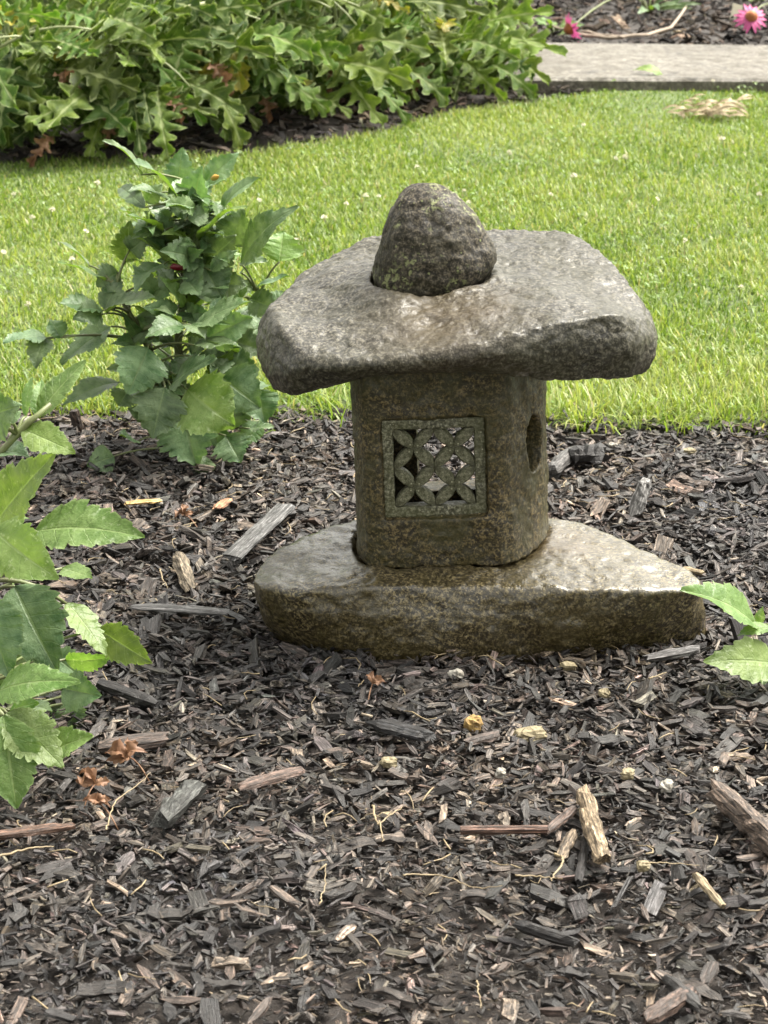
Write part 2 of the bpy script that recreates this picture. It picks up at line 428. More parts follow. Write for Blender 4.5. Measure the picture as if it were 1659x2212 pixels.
def remeshed(me, voxel, smooth=4, cutters=()):
    o = bpy.data.objects.new('tmp', me); COL.objects.link(o); tmp = [o]
    for cm in cutters:
        q = bpy.data.objects.new('tmp', cm); COL.objects.link(q); tmp.append(q)
        b = o.modifiers.new('b', 'BOOLEAN'); b.operation = 'DIFFERENCE'; b.object = q; b.solver = 'EXACT'
    r = o.modifiers.new('r', 'REMESH'); r.mode = 'VOXEL'; r.voxel_size = voxel
    if smooth:
        s = o.modifiers.new('s', 'SMOOTH'); s.factor = 0.5; s.iterations = smooth
    dg = bpy.context.evaluated_depsgraph_get(); dg.update()
    out = bpy.data.meshes.new_from_object(o.evaluated_get(dg))
    for q in tmp: bpy.data.objects.remove(q)
    return out
def weather(me, layers, seed=0.0):
    """push the surface in and out along its normals: layers of (feature size, depth, mode)"""
    n = len(me.vertices)
    co = np.empty(n * 3, np.float32); me.vertices.foreach_get('co', co); co = co.reshape(-1, 3)
    nr = np.empty(n * 3, np.float32); me.vertex_normals.foreach_get('vector', nr); nr = nr.reshape(-1, 3)
    d = np.zeros(n)
    for size, amp, mode in layers:
        for i in range(n):
            p = Vector(co[i]) / size + Vector((seed, seed * 1.7, -seed))
            if mode == 'n': d[i] += amp * mnoise.fractal(p, 0.8, 2.1, 3)
            elif mode == 'c':                      # chipped facets
                dd = mnoise.voronoi(p)[0]; d[i] += amp * (min(dd[0], 0.6) - 0.35)
            else: d[i] -= amp * max(0.0, 0.12 - abs(mnoise.fractal(p, 0.9, 2.0, 3))) / 0.12
    co += nr * d[:, None]
    me.vertices.foreach_set('co', co.ravel()); me.update()
    me.polygons.foreach_set('use_smooth', np.ones(len(me.polygons), bool)); me.update()
    return me

CX = 0.098                                           # the lantern's axis
lantern = empty('stone_lantern', (CX, 3.27, 0.0))
tag(lantern, 'wet rustic stone lantern with wide slab roof and fretwork window on the mulch', 'lantern')
def lpart(name, me, mat, parent=lantern):
    """a mesh in world coordinates becomes a part with its origin at the lantern's foot"""
    me.transform(Matrix.Translation((-CX, -3.27, 0)))
    return link(name, me, mat, parent)
# the material stains use object coordinates, so shift the given places too
for m_ in ('roof', 'base'):
    for nd in M[m_].node_tree.nodes:
        if nd.type == 'VECT_MATH':
            v_ = nd.inputs[1].default_value; nd.inputs[1].default_value = (v_[0] - CX, v_[1] - 3.27, v_[2])

# base boulder
ZT = 0.122
b_top = [(*on_z(px, py, z)[:2], z) for px, py, z in (
    (540, 1262, .104), (630, 1276, .112), (800, 1264, .118), (1000, 1264, .118), (1200, 1268, .118), (1380, 1272, .114), (1492, 1278, .106), (1530, 1258, .102),
    (1496, 1234, .106), (1404, 1194, .113), (1300, 1146, .120), (1200, 1116, .126), (1000, 1100, .126), (800, 1116, .126), (700, 1140, .122), (600, 1186, .117), (538, 1236, .106))]
b_bot = [(*on_z(px, py, 0.0)[:2], -0.02) for px, py in (
    (570, 1345), (630, 1388), (730, 1416), (860, 1430), (1000, 1430), (1200, 1418), (1400, 1402), (1515, 1392), (1535, 1374), (1505, 1340), (1400, 1290), (1250, 1255), (1000, 1230), (800, 1240), (650, 1275), (590, 1315))]
# fire box: rounded block, hollow, with windows cut through
def box_pts(z, dx=0.0, k=1.0):
    P = []
    for px, Y in ((790, 3.176), (804, 3.165), (1086, 3.161), (1112, 3.172), (1150, 3.206), (1178, 3.245), (1188, 3.29), (1176, 3.34), (1130, 3.38), (1050, 3.39), (900, 3.39), (820, 3.38), (784, 3.34), (773, 3.28), (774, 3.21)):
        p = on_y(px, 1020, Y); P.append((0.098 + (p[0] - 0.098) * k + dx, 3.27 + (Y - 3.27) * k, z))
    return P
Vb, Fb, _ = loft(box_pts(0.425), box_pts(0.118), c=(0.098, 3.27), sig=0.8)
outer = np_mesh('fire_box', Vb, Fb)
Vs, Fs, _ = loft(box_pts(0.30, 0.0, 1.03), box_pts(0.114, 0.0, 1.03), c=(0.098, 3.27), sig=0.8)
seat = np_mesh('seat', Vs, Fs); seat.transform(Matrix.Translation((0.098, 3.2, 0.13)) @ Matrix.Rotation(R(-2.3), 4, 'Y') @ Matrix.Translation((-0.098, -3.2, -0.13)))
V, F, base_f = loft(b_top, b_bot, [(*on_z(830, 1180, .124)[:2], .124), (*on_z(1150, 1190, .125)[:2], .125)], bulge=0.018, sig=2.0)
me = weather(remeshed(np_mesh('base_boulder', V, F), 0.0032, 34, [seat]), [(0.09, 0.005, 'n'), (0.03, 0.0020, 'n'), (0.012, 0.0009, 'n'), (0.008, 0.0006, 'n')], 3.0)
lpart('base_boulder', me, M['base'])

def cuboid(x0, x1, y0, y1, z0, z1):
    V = [(x, y, z) for x in (x0, x1) for y in (y0, y1) for z in (z0, z1)]
    return np_mesh('c', V, np.array([(0, 1, 3, 2), (4, 6, 7, 5), (0, 4, 5, 1), (2, 3, 7, 6), (0, 2, 6, 4), (1, 5, 7, 3)]))
LC = on_y(939, 1014, 3.163)                           # middle of the window
cell = 0.0553
HW = cell                                             # half of the opening
FW = 0.0715                                           # half of the recessed panel
px0, pz0 = float(LC[0]), float(LC[2])
rot_box = Matrix.Translation((0.098, 3.2, 0.13)) @ Matrix.Rotation(R(-2.3), 4, 'Y') @ Matrix.Translation((-0.098, -3.2, -0.13))
# the window is designed unrotated and then turns with the box
def unrot(p): return rot_box.inverted() @ Vector(p)
uc = unrot((px0, 3.163, pz0)); px0, pz0 = uc.x, uc.z
th = np.linspace(0, 2 * np.pi, 28, endpoint=False)
def oval_cut(cx, cy, cz, ax, rw, rh, depth):
    ax = Vector(ax).normalized(); sd = Vector((-ax.y, ax.x, 0))
    V = []
    for q in (-depth, depth):
        for t_ in th:
            p = Vector((cx, cy, cz)) + ax * q + sd * (rw * math.cos(t_)) + Vector((0, 0, rh * math.sin(t_))); V.append(p)
    n = len(th); i = np.arange(n); j = (i + 1) % n
    me = bpy.data.meshes.new('c')
    me.from_pydata([tuple(v) for v in V], [], [tuple(map(int, (a, b, b + n, a + n))) for a, b in zip(i, j)] + [tuple(range(n))[::-1], tuple(range(n, 2 * n))])
    me.update(); return me
hole = on_y(1166, 965, 3.225)
cut = [cuboid(0.098 - 0.083, 0.098 + 0.083, 3.205, 3.345, 0.150, 0.395),
       cuboid(px0 - FW, px0 + FW, 3.10, 3.173, pz0 - FW, pz0 + FW),
       cuboid(px0 - FW + .006, px0 + FW - .006, 3.15, 3.25, pz0 - FW + .006, pz0 + FW - .006),
       cuboid(px0 - 0.022, px0 + 0.085, 3.30, 3.45, pz0 - 0.095, pz0 + 0.05),
       oval_cut(hole[0], hole[1], hole[2], (0.93, -0.36, 0), 0.025, 0.041, 0.08)]
me = remeshed(outer, 0.0027, 3, cut)
me = weather(me, [(0.05, 0.0024, 'n'), (0.013, 0.0015, 'n')], 8.0)
me.transform(rot_box)
lpart('fire_box', me, M['box'])

# lattice window: recessed frame with sixteen petals
def ring_frame(y0, y1):
    V = []; o = [(-1, -1), (1, -1), (1, 1), (-1, 1)]
    for y in (y0, y1):
        for s in (FW - 0.0015, HW): V += [(px0 + a * s, y, pz0 + b * s) for a, b in o]
    F = []
    for a in range(4):
        b = (a + 1) % 4
        F += [(a, b, 4 + b, 4 + a), (8 + b, 8 + a, 12 + a, 12 + b), (b, a, 8 + a, 8 + b), (4 + a, 4 + b, 12 + b, 12 + a)]
    return np_mesh('lattice_window', V, np.array(F))
me = weather(remeshed(ring_frame(3.170, 3.190), 0.0014, 2), [(0.03, 0.0010, 'n'), (0.006, 0.0006, 'n')], 5.0)
me.transform(rot_box)
lattice = lpart('lattice_window', me, M['lattice'])
def petal_mesh():
    Lp = cell * math.sqrt(0.5) * 1.04; Wp = Lp * 0.34; n = 9
    us = np.linspace(-1, 1, n); hw = Wp / 2 * (1 - us ** 2) ** 0.8 + 0.0012
    out = [(u * Lp / 2, h) for u, h in zip(us, hw)] + [(u * Lp / 2, -h) for u, h in zip(us[::-1], hw[::-1])]
    k = len(out); V = []
    for y, s in ((0.0, 0.80), (0.0022, 1.0), (0.014, 1.0)):
        for i, (a, b) in enumerate(out):
            w = 0.0006 * mnoise.noise(Vector((a * 300, b * 300, y * 100)))
            V.append((a * (0.5 + 0.5 * s), y + w, b * s))
    i = np.arange(k); j = (i + 1) % k
    F = np.vstack([np.stack([q * k + i, q * k + j, (q + 1) * k + j, (q + 1) * k + i], 1) for q in range(2)])
    caps = np.array([list(range(k))[::-1], list(range(2 * k, 3 * k))])
    return np_mesh('petal', V, [F, caps])
pm = petal_mesh(); pm.materials.append(M['lattice'])
for ix in (-1, 1):
    for iz in (-1, 1):
        for sx in (-1, 1):
            for sz in (-1, 1):
                x = px0 + ix * cell / 2 + sx * cell / 4; z = pz0 + iz * cell / 2 + sz * cell / 4
                a = -math.atan2(sz, sx) + random.uniform(-.05, .05)
                o = link('petal', pm, None, lattice)
                o.matrix_basis = Matrix.Translation((-CX, -3.27, 0)) @ rot_box @ Matrix.Translation((x, 3.1725 + random.uniform(-.0008, .0008), z)) @ Matrix.Rotation(a, 4, 'Y')

# finial boulder
fz = [(397, 918, 6), (405, 918, 32), (424, 924, 62), (455, 930, 88), (495, 934, 108), (540, 936, 124), (575, 935, 128), (600, 930, 124), (618, 927, 116), (634, 925, 100), (665, 925, 70)]
n = 72; tt = np.linspace(0, 2 * np.pi, n, endpoint=False); rings = []
for py, pc, hwp in fz:
    c_ = on_y(pc, py, 3.27); r_ = on_y(pc + hwp, py, 3.27)[0] - c_[0]
    # corners: a slightly triangular boulder
    rr = r_ * (1 + 0.04 * np.cos(3 * tt + 0.6) + 0.02 * np.cos(2 * tt))
    low = max(0.0, (py - 480) / 150.0)
    rings.append(np.stack([c_[0] + rr * np.cos(tt), 3.27 + 0.92 * rr * np.sin(tt), c_[2] + 0.22 * min(1, low) * rr * np.cos(tt)], 1))
def finial_mesh(name, grow=0.0):
    n = 72; i = np.arange(n); j = (i + 1) % n; k = len(rings); out = []
    for q in rings:
        cc = q.mean(0); d = q - cc; l = np.hypot(d[:, 0], d[:, 1])[:, None]; out.append(np.concatenate([cc[:2] + d[:, :2] * (1 + grow / np.maximum(l, .01)), q[:, 2:] - grow], 1))
    V = np.vstack(out + [[out[0].mean(0)], [out[-1].mean(0)]])
    F = np.vstack([np.stack([q * n + i, (q + 1) * n + i, (q + 1) * n + j, q * n + j], 1) for q in range(k - 1)])
    T = np.vstack([np.stack([np.full(n, k * n), i, j], 1), np.stack([np.full(n, k * n + 1), (k - 1) * n + j, (k - 1) * n + i], 1)])
    return np_mesh(name, V, [F, T])
# roof slab
def ry(px, py, Y): return tuple(on_y(px, py, Y))
r_top = [ry(*a) for a in ((655, 765, 3.105), (600, 700, 3.175), (580, 658, 3.25), (640, 602, 3.36), (705, 556, 3.42), (800, 508, 3.46), (950, 494, 3.475), (1080, 492, 3.475), (1200, 497, 3.455),
                          (1276, 514, 3.40), (1330, 570, 3.33), (1375, 645, 3.235), (1396, 690, 3.165), (1345, 674, 3.105), (1240, 690, 3.085), (1150, 708, 3.075), (1050, 738, 3.065), (850, 766, 3.075), (720, 776, 3.085))]
r_bot = [ry(*a) for a in ((628, 862, 3.122), (588, 846, 3.165), (570, 795, 3.25))]
r_bot += [(x, y, 0.40) for x, y, z in (ry(640, 640, 3.36), ry(720, 600, 3.42), ry(820, 560, 3.45), ry(950, 550, 3.465), ry(1080, 550, 3.465), ry(1190, 550, 3.445), ry(1270, 560, 3.39), ry(1330, 620, 3.32))]
r_bot += [ry(*a) for a in ((1412, 765, 3.235), (1398, 800, 3.17), (1350, 822, 3.115), (1240, 826, 3.095), (1150, 820, 3.085), (1050, 808, 3.08), (850, 808, 3.085), (720, 822, 3.10))]
r_in = [ry(925, 648, 3.185), ry(830, 600, 3.25), ry(1050, 585, 3.25), ry(925, 540, 3.36), ry(925, 700, 3.13), ry(730, 680, 3.20), ry(1200, 620, 3.20)]
fcx = float(on_y(932, 560, 3.27)[0])
r_in += [(fcx + .092 * math.cos(a), 3.27 + .088 * math.sin(a), .505 + .05 * math.sin(a) * .088 + .02 * math.cos(a) * .09) for a in np.linspace(0, 2 * np.pi, 10, endpoint=False)]
V, F, roof_f = loft(r_top, r_bot, r_in, bulge=0.014, zc_bot=0.405, sig=0.9, n=240)
me = weather(remeshed(np_mesh('roof_slab', V, F), 0.0031, 9, [finial_mesh('socket', 0.0055)]), [(0.10, 0.004, 'n'), (0.035, 0.0014, 'n'), (0.020, 0.0013, 'n'), (0.009, 0.0010, 'n'), (0.06, 0.0016, 'k')], 11.0)
lpart('roof_slab', me, M['roof'])

me = weather(remeshed(finial_mesh('finial_boulder'), 0.0028, 5), [(0.07, 0.004, 'n'), (0.02, 0.0018, 'n'), (0.009, 0.0013, 'n')], 21.0)
lpart('finial_boulder', me, M['finial'])

# ------------------------------------------------------------------ mulch
def chips(P, ang, L, W, T, tilt, seed, ns=4):
    """N wood chips at once. P (N,3); returns V, F, luv with 4*ns vertices a chip"""
    r = np.random.default_rng(seed); N = len(P)
    t = np.linspace(-0.5, 0.5, ns)[None, :, None]                        # stations
    cy = np.array([-1, 1, 1, -1])[None, None, :] * 0.5
    cz = np.array([-1, -1, 1, 1])[None, None, :] * 0.5
    taper = 1 - np.abs(t * 2) ** 3 * r.uniform(0.0, 0.9, (N, 1, 1)) ** 2
    x = t * L[:, None, None] + r.normal(0, 0.07, (N, ns, 4)) * L[:, None, None] * np.where(np.abs(t) > 0.45, 1.6, 0.6)
    y = cy * W[:, None, None] * taper * r.uniform(0.75, 1.15, (N, ns, 4)) + (r.uniform(-0.35, 0.35, (N, 1, 1)) * t ** 2 * L[:, None, None])
    z = cz * T[:, None, None] * (0.4 + 0.6 * taper) * r.uniform(0.7, 1.2, (N, ns, 4)) + r.normal(0, 0.16, (N, ns, 1)) * T[:, None, None] \
        + r.uniform(-0.25, 0.25, (N, 1, 1)) * t ** 2 * L[:, None, None]
    v = np.stack([x + 0 * y, y, z], -1).reshape(N, ns * 4, 3)
    luv = v + r.uniform(-5, 5, (N, 1, 3))
    a, b, g_ = ang, r.normal(0, 1, N) * tilt, r.normal(0, 1, N) * tilt * 1.4
    ca, sa, cb, sb, cg, sg = np.cos(a), np.sin(a), np.cos(b), np.sin(b), np.cos(g_), np.sin(g_)
    Rm = np.empty((N, 3, 3))
    Rm[:, 0] = np.stack([ca * cb, ca * sb * sg - sa * cg, ca * sb * cg + sa * sg], 1)
    Rm[:, 1] = np.stack([sa * cb, sa * sb * sg + ca * cg, sa * sb * cg - ca * sg], 1)
    Rm[:, 2] = np.stack([-sb, cb * sg, cb * cg], 1)
    v = np.einsum('nij,nkj->nki', Rm, v) + P[:, None, :]
    q = []
    for s in range(ns - 1):
        for e in range(4): q.append((s * 4 + e, s * 4 + (e + 1) % 4, (s + 1) * 4 + (e + 1) % 4, (s + 1) * 4 + e))
    q += [(3, 2, 1, 0), tuple((ns - 1) * 4 + e for e in range(4))]
    F = (np.array(q)[None] + (np.arange(N) * ns * 4)[:, None, None]).reshape(-1, 4)[:, ::-1]
    return v.reshape(-1, 3), F, luv.reshape(-1, 3), ns * 4
PAL = np.array([(0.007, 0.006, 0.006), (0.014, 0.012, 0.011), (0.026, 0.0205, 0.0165), (0.043, 0.0330, 0.0265), (0.068, 0.052, 0.041), (0.048, 0.043, 0.040), (0.100, 0.079, 0.063), (0.155, 0.118, 0.088), (0.25, 0.19, 0.13)])
def tints(N, seed, w=(0.19, 0.19, 0.17, 0.15, 0.13, 0.09, 0.065, 0.013, 0.002)):
    r = np.random.default_rng(seed); w = np.array(w) / sum(w)
    return 1.06 * PAL[r.choice(len(PAL), N, p=w)] * r.uniform(0.75, 1.25, (N, 1)) * (1 + r.normal(0, 0.04, (N, 3)))
def mulch(name, N, sampler, seed, Lm, label, zoff=0.0, ns=3, mat='wood'):
    r = np.random.default_rng(seed)
    P = sampler(r, N); N = len(P)
    L = np.clip(r.lognormal(math.log(Lm), 0.5, N), 0.004, 0.06) * np.clip(0.78 + (P[:, 1] - 2.3) * 0.35, 0.75, 1.1)
    W = L * r.uniform(0.14, 0.48, N) ; T = np.clip(W * r.uniform(0.25, 0.7, N), 0.001, 0.009)
    P[:, 2] += r.uniform(0.0, 1.0, N) ** 1.3 * 0.020 + zoff
    V, F, luv, k = chips(P, r.uniform(0, 2 * np.pi, N), L, W, T, 0.30, seed + 1, ns)
    me = np_mesh(name, V, F, False, np.repeat(tints(N, seed + 2) * np.array([(1 + .35 * mnoise.noise(Vector((a * 2.5, b * 2.5, 7.0))), 1 + .22 * mnoise.noise(Vector((a * 2.5, b * 2.5, 7.0))), 1.0) for a, b, _ in P]), k, 0), luv)
    return tag(link(name, me, M[mat]), label, 'mulch', kind='stuff')
def near_s(r, N):
    y = np.sqrt(r.uniform(1.75 ** 2, 4.22 ** 2, N)); x = r.uniform(-1, 1, N) * (y * 0.156 + 0.32)
    keep = y < np.array([near_edge(a) + 0.02 for a in x]) + r.uniform(-.03, .03, N)
    x, y = x[keep], y[keep]
    return np.stack([x, y, [bed_h(a, b) for a, b in zip(x, y)]], 1)
mulch('bark_mulch', 57000, near_s, 31, 0.0145, 'dark wet shredded bark mulch covering the bed around the stone lantern')
mulch('bark_crumbs', 31000, near_s, 36, 0.0085, 'fine dark bark crumbs and slivers between the mulch chips around the lantern', 0.006, 2)
def far_s(r, N):
    x = r.uniform(-1.75, 1.75, N); y = r.uniform(6.2, 10.6, N)
    ok = ((y > np.array([far_edge(a) for a in x])) & (y < 7.37)) | (y > 8.06)
    x, y = x[ok], y[ok]
    return np.stack([x, y, np.zeros(len(x))], 1)
M['bed_wood'] = wood_mat('bed_wood', (0.6, 0.85), 0.6, 0.12)
mulch('bark_mulch', 22000, far_s, 41, 0.020, 'brown bark mulch in the beds along the concrete path', mat='bed_wood', zoff=0.010)

# the largest loose chips, one object each
chip_meshes = []
for s in range(44):
    L = np.array([random.uniform(0.026, 0.046)]); W = L * random.uniform(0.22, 0.5); T = np.clip(W * random.uniform(.2, .45), .0015, .007)
    V, F, luv, k = chips(np.zeros((1, 3)), np.zeros(1), L, W, T, 0.0, 900 + s, ns=5)
    tn = tints(1, 500 + s, (0.16, 0.22, 0.20, 0.14, 0.10, 0.10, 0.06, 0.02, 0.0))
    me = np_mesh('wood_chip', V, F, False, np.repeat(tn, k, 0), luv); me.materials.append(M['wood']); v_ = float(tn.mean())
    tone = 'charred black' if v_ < .014 else 'dark umber' if v_ < .03 else 'brown' if v_ < .06 else 'pale tan brown'
    shp = 'narrow' if W[0] < L[0] * .34 else 'broad'
    chip_meshes.append((me, f'{tone} {shp} wood chip lying loose on the mulch bed', f'{tone} {shp} wood chips on the mulch'))
rc = np.random.default_rng(77); done = 0
while done < 285:
    px, py = rc.uniform(-20, 1680), rc.uniform(930, 2215)
    if rc.uniform() > 0.35 + 0.65 * (py - 930) / 1280: continue
    p = on_z(px, py, 0.02)
    if 520 < px < 1530 and 1090 < py < 1440: continue
    me, c_lab, c_grp = chip_meshes[int(rc.integers(44))]; o = link('wood_chip', me)
    o.location = (p[0], p[1], bed_h(p[0], p[1]) + rc.uniform(0.015, 0.022))
    o.rotation_euler = (rc.normal(0, 0.22), rc.normal(0, 0.16), rc.uniform(0, 6.28))
    tag(o, c_lab, 'wood chip', c_grp); done += 1

# ------------------------------------------------------------------ grass
def blades(P, hgt, wid, lean_ang, lean, col, curl=0.5):
    N = len(P); dx, dy = np.cos(lean_ang), np.sin(lean_ang)
    sx, sy = -dy, dx
    V = np.empty((N, 7, 3)); tt_ = (0.0, 0.42, 0.78, 1.0); ww = (1.0, 0.9, 0.55, 0.0); k = 0
    for t_, w_ in zip(tt_, ww):
        off = lean * hgt * (t_ * (1 - curl) + curl * t_ * t_)
        zz = hgt * t_ * np.sqrt(np.clip(1 - (lean * (0.5 + 0.5 * t_)) ** 2 * 0.8, 0.08, 1))
        cx, cy = P[:, 0] + dx * off, P[:, 1] + dy * off
        if w_ > 0:
            for s in (-1, 1):
                V[:, k] = np.stack([cx + s * sx * wid * w_ / 2, cy + s * sy * wid * w_ / 2, P[:, 2] + zz], 1); k += 1
        else: V[:, k] = np.stack([cx, cy, P[:, 2] + zz], 1); k += 1
    b = (np.arange(N) * 7)[:, None]
    Q = np.vstack([b + np.array([[0, 1, 3, 2]]), b + np.array([[2, 3, 5, 4]])]); T = b + np.array([[4, 5, 6]])
    return V.reshape(-1, 3), Q, T, np.repeat(col, 7, 0)
def build_grass(N, seed):
    r = np.random.default_rng(seed)
    y = np.sqrt(r.uniform(4.05 ** 2, 7.9 ** 2, N)); x = r.uniform(-1, 1, N) * (y * 0.158 + 0.32)
    e0 = np.array([near_edge(a) for a in x]); e1 = np.array([far_edge(a) for a in x])
    ok = (y > e0 + r.normal(0, 0.030, N) + 0.035 * np.array([mnoise.noise(Vector((a * 11, 2.2, 0))) for a in x])) & (y < e1 + r.normal(0, 0.025, N)); x, y, e0, e1 = x[ok], y[ok], e0[ok], e1[ok]; N = len(x)
    patch = np.array([mnoise.fractal(Vector((a * 1.7, b * 1.7, 0.0)), 0.9, 2.0, 3) for a, b in zip(x, y)])
    h = r.uniform(0.014, 0.034, N) * (1 + 0.4 * patch) * np.clip(1.15 - (y - 4.2) * 0.14, 0.75, 1.15)
    edge = np.clip(1 - (y - e0) / 0.16, 0, 1); h *= 1 + 1.5 * edge * r.uniform(0, 1, N)
    w = r.uniform(0.0016, 0.0044, N)
    la = r.uniform(0, 2 * np.pi, N); le = np.clip(r.normal(0.68, 0.30, N), 0.05, 1.15)
    ed = r.uniform(0, 1, N) < edge * 0.5; la[ed] = r.normal(-math.pi / 2, 0.8, ed.sum()); le[ed] = r.uniform(0.6, 1.15, ed.sum())
    c0, c1, c2, c3 = (np.array(c) for c in ((0.068, 0.132, 0.014), (0.160, 0.232, 0.036), (0.27, 0.305, 0.10), (0.31, 0.28, 0.14)))
    q = np.clip(0.50 + 0.5 * patch + r.normal(0, 0.33, N), 0, 1)[:, None]
    col = np.where(q < 0.5, c0 + (c1 - c0) * q * 2, c1 + (c2 - c1) * (q - 0.5) * 2)
    dry = r.uniform(0, 1, N) < 0.035; col[dry] = c3
    P = np.stack([x, y, np.full(N, 0.002)], 1)
    V, Q, T, C = blades(P, h, w, la, le, col)
    return np_mesh('grass', V, [Q, T], True, C)
M['grass'] = tint_mat('grass_blade', 0.42, 0.42, (1.2, 1.2, 0.65))
tag(link('grass', build_grass(225000, 5), M['grass']), 'bright green mown grass of the lawn behind the lantern', 'grass', kind='stuff')
def build_clover(N, seed):
    r = np.random.default_rng(seed)
    y = np.sqrt(r.uniform(4.1 ** 2, 7.6 ** 2, N)); x = r.uniform(-1, 1, N) * (y * 0.158 + 0.2)
    e0 = np.array([near_edge(a) for a in x]); e1 = np.array([far_edge(a) for a in x])
    pt = np.array([mnoise.noise(Vector((a * 3, b * 3, 8.0))) for a, b in zip(x, y)])
    ok = (y > e0 + 0.01) & (y < e1 - .03) & ((pt > 0.05) | (y < e0 + 0.10)); x, y = x[ok], y[ok]; N = len(x)
    V = []; C = []
    n6 = 6
    z = r.uniform(0.02, 0.042, N); a0 = r.uniform(0, 2 * np.pi, N); s = r.uniform(0.004, 0.007, N); tl = r.normal(0, 0.35, (N, 3, 2))
    vs = np.empty((N, 3, n6, 3))
    for l in range(3):
        aa = a0 + l * 2.094; ux, uy = np.cos(aa), np.sin(aa)
        for k, (u, v) in enumerate(((0.05, 0), (0.6, -0.55), (1.15, -0.5), (1.25, 0), (1.15, 0.5), (0.6, 0.55))):
            vs[:, l, k, 0] = x + s * (u * ux - v * uy); vs[:, l, k, 1] = y + s * (u * uy + v * ux)
            vs[:, l, k, 2] = z + s * (u * tl[:, l, 0] + v * tl[:, l, 1]) + s * 0.25 * abs(v)
    F = np.arange(N * 3 * n6).reshape(-1, n6)
    col = np.array((0.13, 0.20, 0.05)) * r.uniform(0.7, 1.3, (N, 1)); col = np.repeat(col, 18, 0)
    return np_mesh('clover', vs.reshape(-1, 3), F, False, col)
tag(link('clover', build_clover(3200, 15), M['grass']), 'small clover leaves mixed into the lawn grass', 'clover', kind='stuff')

# ------------------------------------------------------------------ leaves
def leaf_mesh(L, W, seed, teeth=7, amp=0.16, fold=0.25, arch=0.12, twist=0.0, style='ovate', stalk=0.0, wave=0.05):
    """a leaf along +X with its upper side to +Z; both ends of the midrib lie on the X axis"""
    r = random.Random(seed)
    rows = []
    if style == 'ovate':
        for k in range(teeth):
            for q, m_ in ((0.0, 1 - amp * 0.8), (0.35, 1.0), (0.75, 1 + amp * 0.6), (0.9, 1 + amp * 0.5)): rows.append(((k + q) / teeth, m_, 0.12 / teeth * (q > 0.5)))
        prof = lambda t: (math.sin(math.pi * min(1, t) ** 0.78)) ** 0.85 * (1 - 0.25 * t) * 1.12 if 0 < t < 1 else 0.0
    else:
        for k in range(teeth):
            f = r.uniform(0.75, 1.1)
            for q, m_ in ((0.0, 0.22), (0.14, 0.28), (0.28, 0.55 * f), (0.40, 0.66 * f), (0.50, 0.98 * f), (0.60, 1.12 * f), (0.72, 0.88 * f), (0.86, 0.45 * f), (0.95, 0.25)):
                rows.append(((k + q) / teeth, m_, 0.42 / teeth * q * (m_ > 0.5)))
        prof = lambda t: max(0.0, math.sin(math.pi * min(1, 0.06 + 0.92 * t) ** 0.75)) ** 0.6 * (0.55 + 0.6 * t * (1.3 - t)) * 1.1
    rows.append((1.0, 1.0, 0.0))
    cols = (-1, -0.72, -0.42, -0.12, 0, 0.12, 0.42, 0.72, 1)
    V, U = [], []
    ph = r.uniform(0, 6.28); jit = [r.uniform(0.9, 1.12) for _ in rows]
    for i, (t, m_, fw) in enumerate(rows):
        for c in cols:
            base = prof(t) * W / 2
            mm = m_ * jit[i] if abs(c) == 1 else (m_ + (1 - abs(c)) * 0.0) * (0.985 if style == 'ovate' else 1.0)
            hw = max(base * mm, 0.0006 * (L / 0.1)) if t > 0 else 0.0012 * (L / 0.1)
            if t >= 0.999: hw = 0.0002
            y = c * hw; x = t * L + fw * L * abs(c) ** 2
            z = fold * abs(y) + arch * L * 4 * t * (1 - t) - 0.5 * fold * (y * y) / (W * 0.6)
            z += wave * W * math.sin(9 * t + ph + (2 if c > 0 else 0)) * c * c
            z += 0.035 * W * mnoise.noise(Vector((t * 5.0, c * 2.2, seed * 1.37))) * min(1.0, abs(c) * 3) + 0.012 * W * mnoise.noise(Vector((t * 14.0, c * 6, seed * 2.1)))
            if twist:
                a = twist * t; y, z = y * math.cos(a) - z * math.sin(a) * 0.0, z + y * math.sin(a)
            V.append((x, y, z)); U.append((t, c, seed % 17))
    nc = len(cols); F = [(i * nc + k, (i + 1) * nc + k, (i + 1) * nc + k + 1, i * nc + k + 1) for i in range(len(rows) - 1) for k in range(nc - 1)]
    return np_mesh('leaf', V, np.array(F), True, None, U)
def frame(p0, p1, n):
    x = Vector(p1) - Vector(p0); L = x.length; x.normalize()
    n = Vector(n); z = (n - x * n.dot(x))
    if z.length < 1e-4: z = Vector((0, -1, 0.2)) - x * Vector((0, -1, 0.2)).dot(x)
    z.normalize(); y = z.cross(x)
    return Matrix(((x.x, y.x, z.x, p0[0]), (x.y, y.y, z.y, p0[1]), (x.z, y.z, z.z, p0[2]), (0, 0, 0, 1))), L
def add_leaf(root, p0, p1, n, W, mat, seed, name='leaf', **kw):
    Mx, L = frame(p0, p1, n)
    o = link(name, leaf_mesh(L, W, seed, **kw), mat, root)
    o.matrix_basis = Matrix.Translation(-Vector(root.location)) @ Mx
    return o
def tube(pts, rads, ns=7):
    """one tapered tube through pts"""
    P = [Vector(p) for p in pts]; V = []; F = []
    for i, p in enumerate(P):
        d = (P[min(i + 1, len(P) - 1)] - P[max(i - 1, 0)]).normalized()
        s = d.cross(Vector((0.13, 0.9, 0.4))).normalized(); u = s.cross(d)
        for k in range(ns):
            a = 2 * math.pi * k / ns; V.append(p + (s * math.cos(a) + u * math.sin(a)) * rads[i])
    for i in range(len(P) - 1):
        for k in range(ns): F.append((i * ns + k, i * ns + (k + 1) % ns, (i + 1) * ns + (k + 1) % ns, (i + 1) * ns + k))
    n = len(P)
    caps = [list(range(ns))[::-1], list(range((n - 1) * ns, n * ns))]
    return [tuple(v) for v in V], F, caps
